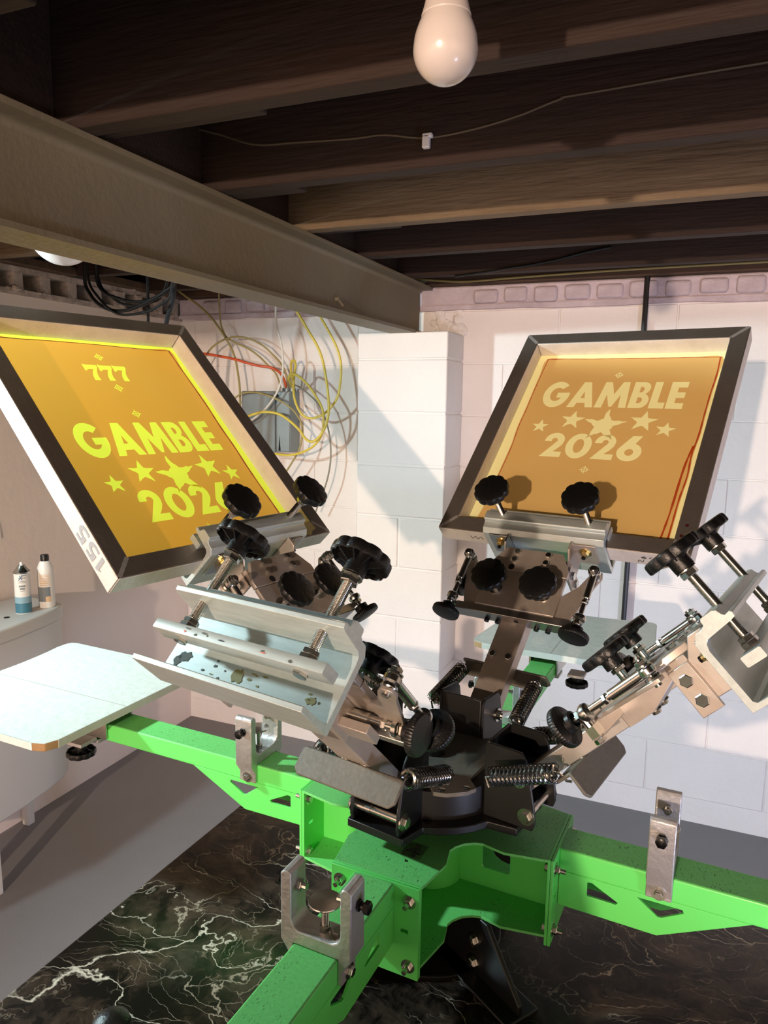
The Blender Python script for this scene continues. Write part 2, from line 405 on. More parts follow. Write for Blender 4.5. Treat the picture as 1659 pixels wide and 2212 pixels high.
# conduit, thin cables and clip
cd = MB().tube([(-.18, 2.795, 2.03), (-.183, 2.795, 1.3), (-.186, 2.795, .735)], .0095, 10)
tag(cd.build('conduit_pipe', 'black_paint'), 'thin black conduit running down the white back wall', 'pipe')
jc = [(-1.10, 1.36, 2.14), (-.965, 1.385, 2.102), (-.874, 1.385, 2.071), (-.776, 1.385, 2.064), (-.653, 1.385, 2.057), (-.584, 1.385, 2.056), (-.499, 1.385, 2.041), (-.41, 1.385, 2.045), (-.325, 1.385, 2.058), (-.253, 1.385, 2.076), (-.198, 1.385, 2.08), (.3, 1.385, 2.09), (1.5, 1.385, 2.08), (3.1, 1.385, 2.09)]
tag(MB().tube(spline(jc), .0024, 6).build('cable', 'cable_drab'), 'thin drab cable sagging along the dark joist beside the white clip', 'cable')
ck = MB().box(-.503, -.489, 1.372, 1.384, 2.020, 2.043).box(-.503, -.484, 1.372, 1.384, 2.038, 2.046)
tag(ck.build('cable_clip', 'label_white', bevel=.002), 'small white plastic cable clip stuck on a dark joist', 'clip')
tag(MB().tube(spline([(-1.03, 2.762, 2.018), (-.842, 2.765, 2.000), (-.664, 2.765, 2.004), (-.494, 2.765, 2.008), (-.18, 2.765, 2.013), (.6, 2.765, 2.016)]), .004, 6).build('cable', 'cable_olive'), 'olive cable running along the sill above the back wall bricks', 'cable')
tag(MB().tube(spline([(-.80, 2.545, 1.984), (-.684, 2.54, 1.992), (-.482, 2.54, 2.013), (-.364, 2.54, 2.035), (-.279, 2.54, 2.047)]), .005, 6).build('cable', 'cable_black'), 'short black cable slanting across the rearmost joist', 'cable')
WIRES = {
'y1': [(-1.57, 2.67, 2.08), (-1.525, 2.66, 1.97), (-1.495, 2.66, 1.907), (-1.473, 2.66, 1.874), (-1.438, 2.66, 1.821), (-1.402, 2.66, 1.768), (-1.377, 2.66, 1.712), (-1.36, 2.66, 1.637), (-1.35, 2.66, 1.567), (-1.348, 2.66, 1.505), (-1.362, 2.66, 1.447), (-1.392, 2.66, 1.402), (-1.423, 2.66, 1.383), (-1.454, 2.66, 1.395), (-1.479, 2.66, 1.426), (-1.521, 2.66, 1.461), (-1.573, 2.66, 1.49), (-1.632, 2.66, 1.499), (-1.686, 2.66, 1.492), (-1.76, 2.66, 1.46), (-1.80, 2.67, 1.38)],
'y2': [(-1.48, 2.70, 2.08), (-1.435, 2.69, 1.95), (-1.403, 2.69, 1.884), (-1.378, 2.69, 1.844), (-1.348, 2.69, 1.796), (-1.323, 2.69, 1.748), (-1.309, 2.69, 1.695), (-1.31, 2.69, 1.634), (-1.322, 2.69, 1.568), (-1.352, 2.69, 1.523), (-1.393, 2.69, 1.491), (-1.444, 2.69, 1.476), (-1.485, 2.69, 1.491), (-1.511, 2.69, 1.529), (-1.524, 2.69, 1.575), (-1.529, 2.70, 1.638), (-1.526, 2.71, 1.688), (-1.539, 2.72, 1.712), (-1.558, 2.73, 1.701), (-1.57, 2.75, 1.656), (-1.569, 2.77, 1.615), (-1.585, 2.775, 1.583)],
'y3': [(-2.121, 2.72, 2.02), (-2.08, 2.72, 1.992), (-2.011, 2.72, 1.95), (-1.948, 2.72, 1.899), (-1.898, 2.72, 1.841), (-1.854, 2.72, 1.78), (-1.827, 2.72, 1.723), (-1.814, 2.72, 1.662), (-1.806, 2.72, 1.601), (-1.805, 2.72, 1.534), (-1.81, 2.72, 1.40), (-1.83, 2.73, 1.25)],
'y4': [(-2.02, 2.71, 1.66), (-1.962, 2.71, 1.743), (-1.927, 2.71, 1.775), (-1.875, 2.71, 1.8), (-1.813, 2.71, 1.811), (-1.752, 2.71, 1.803), (-1.692, 2.72, 1.776), (-1.649, 2.73, 1.739), (-1.617, 2.75, 1.698), (-1.605, 2.77, 1.652), (-1.60, 2.775, 1.583)],
'y5': [(-1.91, 2.74, 2.08), (-1.91, 2.73, 1.97), (-1.904, 2.73, 1.875), (-1.893, 2.73, 1.842), (-1.877, 2.73, 1.814), (-1.832, 2.73, 1.789), (-1.771, 2.73, 1.765), (-1.716, 2.73, 1.732), (-1.673, 2.74, 1.69), (-1.646, 2.76, 1.653), (-1.63, 2.775, 1.583)],
'or': [(-2.05, 2.7, 1.75), (-1.952, 2.7, 1.74), (-1.887, 2.7, 1.73), (-1.819, 2.7, 1.718), (-1.752, 2.7, 1.701), (-1.698, 2.71, 1.689), (-1.654, 2.72, 1.684), (-1.622, 2.74, 1.666), (-1.61, 2.76, 1.634), (-1.605, 2.775, 1.583)],
'w1': [(-1.62, 2.69, 2.08), (-1.61, 2.68, 1.985), (-1.601, 2.68, 1.931), (-1.601, 2.68, 1.884), (-1.593, 2.68, 1.835), (-1.577, 2.68, 1.786), (-1.569, 2.68, 1.732), (-1.569, 2.68, 1.669), (-1.581, 2.68, 1.615), (-1.611, 2.68, 1.56), (-1.655, 2.68, 1.511), (-1.715, 2.68, 1.468), (-1.80, 2.69, 1.42), (-1.87, 2.70, 1.30)],
'g1': [(-1.58, 2.775, 1.584), (-1.56, 2.76, 1.605), (-1.536, 2.73, 1.61), (-1.497, 2.73, 1.589), (-1.45, 2.73, 1.553), (-1.419, 2.73, 1.517), (-1.398, 2.73, 1.472), (-1.38, 2.73, 1.413), (-1.373, 2.73, 1.344), (-1.377, 2.73, 1.279), (-1.397, 2.73, 1.199), (-1.45, 2.74, 1.08)],
'y6': [(-1.57, 2.775, 1.584), (-1.55, 2.72, 1.61), (-1.536, 2.67, 1.637), (-1.52, 2.67, 1.655), (-1.484, 2.67, 1.642), (-1.443, 2.67, 1.606), (-1.408, 2.67, 1.562), (-1.382, 2.67, 1.518), (-1.376, 2.67, 1.465), (-1.387, 2.67, 1.406), (-1.423, 2.67, 1.364), (-1.475, 2.67, 1.337), (-1.533, 2.67, 1.323), (-1.597, 2.67, 1.325), (-1.70, 2.68, 1.33)],
'y7': [(-1.86, 2.7, 1.52), (-1.808, 2.7, 1.56), (-1.777, 2.7, 1.575), (-1.721, 2.69, 1.58), (-1.656, 2.68, 1.571), (-1.596, 2.68, 1.551), (-1.543, 2.68, 1.524), (-1.507, 2.68, 1.493), (-1.486, 2.69, 1.448), (-1.491, 2.7, 1.397), (-1.507, 2.7, 1.341), (-1.534, 2.7, 1.298), (-1.561, 2.7, 1.259), (-1.62, 2.71, 1.18)],
'b1': [(-2.052, 2.12, 2.06), (-2.058, 2.12, 1.962), (-2.04, 2.12, 1.922), (-2.006, 2.12, 1.886), (-1.951, 2.12, 1.86), (-1.89, 2.12, 1.853), (-1.83, 2.12, 1.864), (-1.766, 2.12, 1.885), (-1.703, 2.12, 1.912), (-1.664, 2.12, 1.943), (-1.65, 2.12, 2.05)],
'b2': [(-2.013, 2.13, 2.05), (-2.011, 2.13, 1.961), (-1.977, 2.13, 1.921), (-1.917, 2.13, 1.899), (-1.858, 2.13, 1.885), (-1.799, 2.13, 1.885), (-1.735, 2.13, 1.9), (-1.682, 2.13, 1.931), (-1.655, 2.13, 2.05)],
'b3': [(-2.03, 2.10, 2.05), (-2.019, 2.1, 1.953), (-1.985, 2.1, 1.906), (-1.942, 2.1, 1.866), (-1.893, 2.1, 1.841), (-1.834, 2.1, 1.837), (-1.76, 2.1, 1.846), (-1.702, 2.1, 1.869), (-1.664, 2.1, 1.9), (-1.64, 2.1, 2.05)],
'b4': [(-2.03, 2.14, 2.05), (-2.006, 2.14, 1.951), (-1.956, 2.14, 1.906), (-1.902, 2.14, 1.879), (-1.842, 2.14, 1.872), (-1.788, 2.14, 1.88), (-1.729, 2.14, 1.908), (-1.67, 2.14, 2.05)],
'b5': [(-1.80, 2.15, 2.06), (-1.803, 2.15, 1.886), (-1.802, 2.15, 1.859), (-1.805, 2.15, 1.817), (-1.806, 2.15, 1.60), (-1.83, 2.2, 1.2)],
'b6': [(-1.68, 2.15, 2.06), (-1.691, 2.15, 1.912), (-1.705, 2.15, 1.863), (-1.726, 2.15, 1.811), (-1.76, 2.15, 1.66), (-1.80, 2.2, 1.2)]}
for key, r, m, lab in (
    ('y1', .0055, 'cable_yellow', 'yellow cable hanging from the beam in one long U-shaped loop across the grey box'),
    ('y2', .0050, 'cable_yellow', 'yellow cable with a tight upright hairpin loop above the grey box'),
    ('y3', .0048, 'cable_olive', 'olive cable slanting down from the ceiling corner behind the screen'),
    ('y4', .0042, 'cable_olive', 'dull yellow cable arching highest from the left into the grey box'),
    ('y5', .0040, 'cable_olive', 'dull cable coming straight down from the ledge then curving into the grey box'),
    ('or', .0055, 'cable_orange', 'orange-red cable running sideways into the top of the grey box'),
    ('w1', .0042, 'cable_white', 'white cable dropping from the beam past the grey box'),
    ('g1', .0036, 'cable_grey', 'thin grey wire leaving the grey box and dangling lowest beside the pillar'),
    ('y6', .0050, 'cable_yellow', 'yellow cable looping out of the grey box and under its bottom edge'),
    ('y7', .0040, 'cable_olive', 'dull thin cable crossing the grey box diagonally and ending below it'),
    ('b1', .0065, 'cable_black', 'black cable forming the thickest sagging loop under the joists'),
    ('b2', .0060, 'cable_black', 'black cable forming the shallowest sagging loop under the joists'),
    ('b3', .0048, 'cable_black', 'thin black cable forming the lowest sagging loop under the joists'),
    ('b4', .0048, 'cable_black', 'thin black cable in the middle of the sagging loops under the joists'),
    ('b5', .0055, 'cable_black', 'black cable dropping straight down behind the left screen frame'),
    ('b6', .0085, 'cable_black', 'thick black cable slanting down behind the corner of the left screen frame')):
    g = 'black cables looped under the joists' if key[0] == 'b' else 'loose cables around the grey electrical box'
    tag(MB().tube(spline(WIRES[key], 5), r, 7).build('cable', m), lab, 'cable', g)
# grey electrical box
eb = thing('electrical_box', 'grey steel electrical box with cables on the white back wall', 'electrical box', (-1.685, YB, 1.457))
O_ = (-1.685, YB, 1.457)
MB(O_).box(-1.803, -1.567, 2.735, YB - .001, 1.329, 1.585).build('body', 'grey_box', eb, bevel=.003)
MB(O_).hexa([(-1.803, 2.735, 1.329), (-1.637, 2.735, 1.329), (-1.637, 2.735, 1.583), (-1.803, 2.735, 1.583)], [(-1.803, 2.731, 1.329), (-1.635, 2.722, 1.329), (-1.635, 2.722, 1.583), (-1.803, 2.731, 1.583)]).build('cover', 'grey_box', eb, bevel=.001)
MB(O_).box(-1.628, -1.570, 2.731, 2.735, 1.333, 1.58).build('cover', 'grey_box', eb, bevel=.001)
MB(O_).prism([(-1.622, 1.335), (-1.612, 1.335), (-1.617, 1.40)], 'y', 2.7300, 2.7308).build('slot', 'hole_dark', eb)
k = MB(O_)
for (x, z) in ((-1.66, 1.565), (-1.625, 1.567)): k.lathe([(.006, 0), (.006, .002)], (x, 2.727, z), (0, -1, 0), 10)
k.build('screw', 'hole_dark', eb)
k = MB(O_)
for x in (-1.63, -1.605, -1.578): k.cyl((x, 2.775, 1.585), (x, 2.775, 1.60), .011, 10)
k.build('cable_connector', 'grey_box', eb)

# bulbs
def bulb(c, R, label, neck):
    neck = max(neck, R * 3.25)
    t = thing('light_bulb', label, 'light bulb', c, 'bare bulbs under the joists')
    prof = [(.0005, -R)] + [(R * math.sin(a), -R * math.cos(a)) for a in [PI * i / 24 for i in range(2, 13)]] + [(R * .97, R * .3), (R * .92, R * .5), (R * .84, R * .72), (R * .745, R * .92)]
    MB().lathe(prof, (0, 0, 0), (0, 0, 1), 40).build('globe', 'bulb_white', t)
    MB().lathe([(R * .75, R * .91), (R * .765, R * .95), (R * .69, R * 1.2), (R * .62, R * 1.5), (R * .58, R * 1.9), (R * .56, R * 2.3), (R * .46, R * 2.35), (R * .46, R * 2.5)], (0, 0, 0), (0, 0, 1), 40).build('collar', 'porcelain', t)
    MB().lathe([(R * .75, R * 2.5), (R * .8, R * 2.55), (R * .8, R * 3.0), (R * 1.3, R * 3.2), (R * 1.3, neck)], (0, 0, 0), (0, 0, 1), 28).build('socket', 'porcelain', t)
bulb((-.235, .70, 1.874), .030, 'white light bulb hanging in front of the dark joists, unlit', ZC - 1.874)
bulb((-1.225, 1.205, 1.886), .066, 'big round white bulb half hidden behind the steel beam', ZC - 1.886)

# laundry tub on the left wall with two spray cans
TB = (-2.03, 1.53, 0)
tub = thing('laundry_tub', 'white plastic laundry tub standing against the left wall', 'laundry tub', TB)
plan = [(-2.172, 1.20), (-1.90, 1.20), (-1.888, 1.45), (-1.895, 1.60), (-1.912, 1.72), (-1.93, 1.80), (-1.955, 1.845), (-2.0, 1.86), (-2.172, 1.86)]
def shrink(p, d): return [(-2.172 + (x + 2.172) * (1 - d), 1.53 + (y - 1.53) * (1 - d * .8)) for x, y in p]
b = MB(TB)
rings = [(.30, .80), (.16, .80)]
def loft(b, secs):
    n = len(secs[0][1])
    vs = [(x, y, z) for z, p in secs for x, y in p]; fs = []
    for i in range(len(secs) - 1):
        for k in range(n):
            j = (k + 1) % n; fs.append((i * n + k, i * n + j, (i + 1) * n + j, (i + 1) * n + k))
    fs.append(tuple(range(n))[::-1]); m = (len(secs) - 1) * n; fs.append(tuple(m + k for k in range(n)))
    b.add(vs, fs)
loft(b, [(.235, shrink(plan, .035)), (.25, shrink(plan, .02)), (.60, shrink(plan, .02)), (.815, shrink(plan, .02))])
b.build('basin', 'plastic_white', tub, bevel=.006)
b = MB(TB); loft(b, [(.80, plan), (.848, plan)]); b.build('rim', 'plastic_white', tub, bevel=.008, seg=3)
MB(TB).lathe([(.009, 0), (.009, .001)], (-1.985, 1.645, .848), (0, 0, 1), 14).build('tap_hole', 'hole_dark', tub)
for y in (1.22, 1.47): MB(TB).hexa([(-1.93, y, 0), (-1.90, y, 0), (-1.90, y + .03, 0), (-1.93, y + .03, 0)], [(-1.94, y - .01, .27), (-1.905, y - .01, .27), (-1.905, y + .03, .27), (-1.94, y + .03, .27)]).build('leg', 'plastic_white', tub, bevel=.003)
for y in (1.24, 1.80): MB(TB).box(-2.16, -2.13, y, y + .03, 0, .27).build('leg', 'plastic_white', tub, bevel=.003)

def ring(b, o, r, h0, h1, a0=0, a1=2 * PI, n=24):
    o = Vector(o); vs = []
    for i in range(n + 1):
        a = a0 + (a1 - a0) * i / n
        for h in (h0, h1): vs.append(o + Vector((r * math.cos(a), r * math.sin(a), h)))
    b.add(vs, [(2 * i, 2 * i + 2, 2 * i + 3, 2 * i + 1) for i in range(n)]); return b
c1 = (-1.985, 1.712, .8485)
t = thing('spray_can', 'spray can with teal and white label and bare metal top', 'spray can', c1, 'spray cans on the tub')
R = .0245
MB().lathe([(R, 0), (R, .135)], (0, 0, 0), (0, 0, 1), 28).build('body', 'can_white', t)
ring(MB(), (0, 0, 0), R + .0004, .002, .036).build('label_band', 'can_teal', t)
ring(MB(), (0, 0, 0), R + .0004, .037, .056).build('label_band', 'can_blue', t)
ring(MB(), (0, 0, 0), R + .0004, .057, .062).build('label_band', 'can_white', t)
MB().lathe([(R + .001, .133), (R + .002, .138), (R * .75, .146), (R * .55, .154), (R * .45, .158), (R * .4, .156)], (0, 0, 0), (0, 0, 1), 28).build('dome', 'zinc', t)
MB().lathe([(.005, .155), (.005, .165), (.0042, .168)], (0, 0, 0), (0, 0, 1), 12).build('nozzle', 'label_white', t)
a0 = math.atan2(-1.712, 1.985)
ink = MB()
for (w0, h0, h1) in ((-.30, .093, .0975), (.26, .0955, .0975), (.2, .090, .0915), (.42, .1215, .1245)): pass
for (p, q, h0, h1) in ((-.5, .45, .1185, .1205), (-.35, .45, .108, .1095), (-.5, .5, .1035, .105), (-.45, .35, .090, .0955), (-.35, .25, .0815, .087), (-.3, .3, .076, .0772)):
    ring(ink, (0, 0, 0), R + .0006, h0, h1, a0 + p, a0 + q, 8)
ink.build('label_print', 'ink_grey', t)
ink = MB()
def can_pt(a, h, r=R + .0008): return (r * math.cos(a0 + a), r * math.sin(a0 + a), h)
for (s0, e0) in (((-.45, .113), (.02, .127)), ((-.32, .127), (-.02, .113)), ((-.15, .1275), (.5, .1285))):
    ink.tube([can_pt(s0[0] + (e0[0] - s0[0]) * i / 6, s0[1] + (e0[1] - s0[1]) * i / 6) for i in range(7)], .0011, 5)
ink.build('logo_mark', 'ink_blue', t)
c2 = (-1.972, 1.795, .8485)
t = thing('spray_can', 'white spray can with black cap and tapered shoulder', 'spray can', c2, 'spray cans on the tub')
R2 = .026
MB().lathe([(R2 * .96, 0), (R2, .004), (R2, .125), (R2 * .93, .137), (R2 * .70, .152), (R2 * .55, .158)], (0, 0, 0), (0, 0, 1), 28).build('body', 'can_white', t)
MB().lathe([(R2 * .52, .156), (R2 * .52, .176), (R2 * .45, .179)], (0, 0, 0), (0, 0, 1), 20).build('cap', 'black_plastic', t)
ring(MB(), (0, 0, 0), R2 + .0004, .022, .072, a0 - 1.2, a0 + .45, 14).build('label_panel', 'can_grey', t)
ring(MB(), (0, 0, 0), R2 + .0007, .022, .040, a0 - .15, a0 + .45, 8).build('label_panel', 'can_tan', t)
ink = MB()
for h in (.078, .084, .090, .096, .102, .108, .113): ring(ink, (0, 0, 0), R2 + .0005, h, h + .0022, a0 - .8, a0 + .4, 10)
ink.build('label_print', 'can_tan', t)
# ------------------------------------------------------------------ table
TZ = .70
CX, CY = -.340, 1.042
def RZ(deg): return Matrix.Rotation(math.radians(deg), 4, 'Z')
def xf(b, m):
    b.v = [m @ v for v in b.v]; return b
tb = thing('work_table', 'table covered with black marble patterned film under the press', 'table', (-.25, .82, 0), rot=RZ(-2.3))
MB().box(-.595, .78, -.62, .475, TZ - .035, TZ).build('table_top', 'marble', tb, bevel=.003)
for x in (-.55, .73):
    for y in (-.58, .43): MB().box(x - .03, x + .03, y - .03, y + .03, 0, TZ - .035).build('leg', 'black_paint', tb, bevel=.003)
MB().box(-.55, .73, -.585, -.565, TZ - .11, TZ - .035).box(-.55, .73, .415, .435, TZ - .11, TZ - .035).build('apron', 'black_paint', tb)
bk_ = thing('knob_handle', 'black round knob standing on the marble table at the bottom edge', 'knob', (-.648, .655, TZ))
MB().lathe([(.010, 0), (.010, .012), (.014, .015), (.022, .023), (.0255, .034), (.023, .046), (.013, .054), (.001, .0555)], (0, 0, 0), (0, 0, 1), 28).build('ball', 'black_plastic', bk_)
MB().lathe([(.02, 0), (.02, .004)], (0, 0, 0), (0, 0, 1), 20).build('base', 'black_plastic', bk_)

# ------------------------------------------------------------------ shared hardware shapes
def star_knob(b, p, axis, R=.034, th=.014, hub_r=.0125, hub_l=.016, lobes=10):
    """hand knob; p = centre of the underside of its disc, axis points out through the cap. hollow, ribbed underside"""
    a = Vector(axis).normalized(); p = Vector(p)
    f = lambda t: 1 - .075 * (.5 - .5 * math.cos(lobes * t)) ** 3
    b.lathe([(R * .90, .003), (R * .93, 0), (R * .985, .001), (R, .003), (R, th * .72), (R * .97, th * .9), (R * .88, th), (R * .3, th * 1.06), (.0004, th * 1.07)], p, a, 64, lobe=f, cap=False)
    b.lathe([(R * .90, .003), (R * .86, th * .55), (R * .3, th * .6), (.0004, th * .6)], p, a, 64, lobe=f, cap=False)
    b.lathe([(hub_r * .92, -hub_l), (hub_r, -hub_l + .001), (hub_r, th * .6)], p, a, 24)
    x, y, _ = basis(a)
    for k in range(8):
        t = 2 * PI * k / 8 + .2; d = x * math.cos(t) + y * math.sin(t); w = a.cross(d) * .0008
        q0, q1 = p + d * hub_r * .8, p + d * R * .86
        lo = [q0 - w - a * hub_l * .3, q1 - w + a * .004, q1 + w + a * .004, q0 + w - a * hub_l * .3]
        b.hexa(lo, [q + a * (th * .5) for q in (q0 - w, q1 - w, q1 + w, q0 + w)])
    return b
def mushroom(b, p, axis, R=.026):
    """flat push knob: p = neck end, axis points to the cap"""
    kn = lambda t: 1 + .012 * math.cos(48 * t)
    b.lathe([(.009, 0), (.0125, .001), (.0125, .010), (R * .72, .012), (R * .97, .013)], p, axis, 96, cap=False)
    b.lathe([(R * .97, .013), (R, .0145), (R, .0205), (R * .96, .0225)], p, axis, 96, lobe=kn, cap=False)
    b.lathe([(R * .96, .0225), (R * .7, .0235), (.0004, .024)], p, axis, 96, cap=False)
    return b

# ------------------------------------------------------------------ press base: pedestal, green hub, four station arms
PR = thing('printing_press', 'bright green four-armed screen printing press bolted on the marble table', 'printing press', (CX, CY, TZ), rot=RZ(-3.3))
OF = (0, 0, TZ)
ZT, ZB = .920, .800
MB(OF).lathe([(.052, TZ + .007), (.052, ZB)], (0, 0, 0), (0, 0, 1), 28).build('pedestal', 'black_paint', PR)
MB(OF).lathe([(.115, TZ), (.115, TZ + .007)], (0, 0, 0), (0, 0, 1), 40).build('base_plate', 'black_paint', PR, bevel=.001)
for k in range(4):
    R4 = RZ(90 * k - 31.7)
    b = MB(OF).prism([(.05, TZ + .0005), (.215, TZ + .0005), (.215, TZ + .02), (.150, .790), (.144, .799), (.05, .799)], 'y', -.004, .004).prism([(.05, TZ + .0003), (.22, TZ + .0003), (.22, TZ + .007), (.05, TZ + .007)], 'y', -.03, .03)
    g = xf(b, R4).build('foot_bracket', 'black_paint', PR, bevel=.002)
    for z in (.758, .721):
        b = MB(OF)
        for s_ in (-1, 1):
            b.lathe([(.0135, 0), (.0135, .002)], (.117, s_ * .004, z), (0, s_, 0), 24); b.hexnut((.117, s_ * .006, z), (0, s_, 0), .008, .005); b.cyl((.117, s_ * .011, z), (.117, s_ * .014, z), .0048, 12)
        xf(b, R4).build('bolt', 'zinc', g)
quad = [(.200, -.066), (.200, .066), (.140, .077), (.108, .070)] + [(.115 + .046 * math.cos(a), .115 + .046 * math.sin(a)) for a in [math.radians(d) for d in (262, 245, 225, 205, 188)]]
outline = []
for k in range(4):
    c, s_ = math.cos(k * PI / 2), math.sin(k * PI / 2)
    pts = quad + [(.070, .108)]
    outline += [(x * c - y * s_, x * s_ + y * c) for x, y in pts[1:]] if False else [(x * c - y * s_, x * s_ + y * c) for x, y in ([(.140, -.077)] + quad[:2] + quad[2:] + [(.070, .108)])]
MB(OF).prism(outline, 'z', ZT - .004, ZT).build('hub_top_plate', 'green_worn', PR, bevel=.0008)
MB(OF).prism(outline, 'z', ZB, ZB + .004).build('hub_bottom_plate', 'green_worn', PR, bevel=.0008)
MB(OF).lathe([(.05, ZB + .004), (.05, ZT - .004)], (0, 0, 0), (0, 0, 1), 32).build('hub_core', 'green', PR)
MB(OF).lathe([(.045, ZT), (.045, .946)], (0, 0, 0), (0, 0, 1), 32).build('bearing', 'black_paint', PR)

def fl_poly(): return [(-.066, ZB - .012), (.066, ZB - .012), (.066, ZT), (-.066, ZT)]
slot = lambda y, z: [(y - .006, z - .003), (y + .006, z - .003), (y + .006, z + .003), (y - .006, z + .003)]
gus = [(.210, .886), (.210, .832), (.346, .830), (.460, .886)]
h1 = [(.250, .879), (.252, .858), (.262, .857), (.293, .860), (.291, .864)][::-1]
h1 = [(.250, .858), (.290, .8575), (.293, .861), (.256, .880), (.250, .879)]
h2 = [(.318, .8785), (.345, .858), (.350, .858), (.378, .874), (.376, .8785)]
for k, nm in enumerate(('right', 'back', 'left', 'front')):
    R4 = RZ(90 * k)
    hf = xf(MB(OF).prism(fl_poly(), 'x', .200, .2042, holes=[slot(-.045, .855), slot(.045, .855)]), R4).build('hub_flange', 'green', PR, bevel=.0006)
    xf(MB(OF).prism([(.045, ZB + .004), (.2, ZB + .004), (.2, ZT - .004), (.045, ZT - .004)], 'y', -.002, .002, holes=[rrect(.085, .130, .835, .872, .004, 3)]), R4).build('hub_web', 'green', PR)
    r1 = 1.02 if nm in ('left', 'back') else .98
    am = xf(MB(OF).box(.208, r1, -.030, .030, .885, ZT), R4).build('station_arm', 'green', PR, bevel=.003, seg=3)
    am.data.materials.append(MATS['green_worn']); am.data.polygons[5].material_index = 1
    for y in (-.030, .026):
        xf(MB(OF).prism(gus, 'y', y, y + .004, holes=[h1, h2]), R4).build('gusset', 'green', am, bevel=.0005)
    xf(MB(OF).prism(fl_poly(), 'x', .2048, .209, holes=[slot(-.045, .855), slot(.045, .855)]), R4).build('arm_flange', 'green', am, bevel=.0006)
    for y in (-.052, .052):
        for z in (.900, .806):
            b = MB(OF); b.bolt((.209, y, z), (1, 0, 0), .0062, .0055, tail=.009); b.bolt((.200, y, z), (-1, 0, 0), .0062, .005)
            xf(b, R4).build('bolt', 'zinc', am)
    xf(MB(OF).cyl((r1, 0, .903), (r1 + .004, 0, .903), .012, 16), R4).build('end_cap', 'black_plastic', am)
    # registration gate: aluminium U-bracket with centring screws
    U = [(.036, .888), (.036, .906), (.047, .922), (.047, 1.006), (.043, 1.010), (.036, 1.010), (.033, 1.006), (.033, .952)] + [(.033 - .014 + .014 * math.cos(a), .9375 + .014 * math.sin(a) + .014) for a in (-.3, -.8, -1.3)]
    half = U + [(.015, .9375)]
    poly = half + [(-x, z) for x, z in half[::-1]] + [(-.0305, .888), (-.0305, .9205), (.0305, .9205), (.0305, .888)]
    r0_ = .318 if nm == 'left' else .328
    b = MB(OF).prism([(y, z) for y, z in poly], 'x', r0_, r0_ + .034)
    gt = xf(b, R4).build('gate_bracket', 'alu_cast', PR, bevel=.0015)
    rc = r0_ + .017
    for s_ in (-1, 1):
        b = MB(OF); b.hexnut((rc, s_ * .047, .985), (0, s_, 0), .007, .004); b.cyl((rc, s_ * .051, .985), (rc, s_ * .056, .985), .0045, 10); b.lathe([(.0078, 0), (.0078, .006), (.006, .007)], (rc, s_ * .056, .985), (0, s_, 0), 6)
        xf(b, R4).build('side_screw', 'black_nut', gt)
        xf(MB(OF).hexnut((rc, s_ * .033, .985), (0, -s_, 0), .007, .006).cyl((rc, s_ * .033, .985), (rc, s_ * .021, .985), .0042, 10), R4).build('lock_nut', 'zinc', gt)
        b = MB(OF).bolt((rc, s_ * .036, .897), (0, s_, 0), .0062, .005)
        xf(b, R4).build('bolt', 'zinc', gt)
    b = MB(OF); b.hexnut((rc, .004, .9375), (0, 0, 1), .0075, .008); b.thread((rc, .004, .945), (rc, .004, .972), .0045); b.lathe([(.004, 0), (.019, .0035), (.020, .005), (.0195, .0062), (.001, .0068)], (rc, .004, .970), (0, 0, 1), 32)
    xf(b, R4).build('stop_screw', 'zinc', gt)
    b = MB(OF); b.bolt((rc, .021, .9375), (0, 0, 1), .007, .006, tail=0)
    xf(b, R4).build('bolt', 'zinc', gt)
# hand-marked number and dash on the top plate
b = MB(OF)
for st in ([(.118, .030), (.137, .014), (.137, .036)], [(.128, .028), (.146, .030)], [(.156, .022), (.160, .024)]):
    b.tube([(x, y, ZT + .0006) for x, y in st], .0011, 5)
xf(b, RZ(-90)).build('marked_number', 'ink_black', PR)
b = MB(OF).prism([(.113, .010), (.113, .040), (.148, .040), (.148, .010)], 'z', ZT, ZT + .0002)
xf(b, RZ(-90)).build('smudge', mat('smudge', (.24, .36, .22), .7, noise=(90, .3, (.36, .62, .35))), PR)

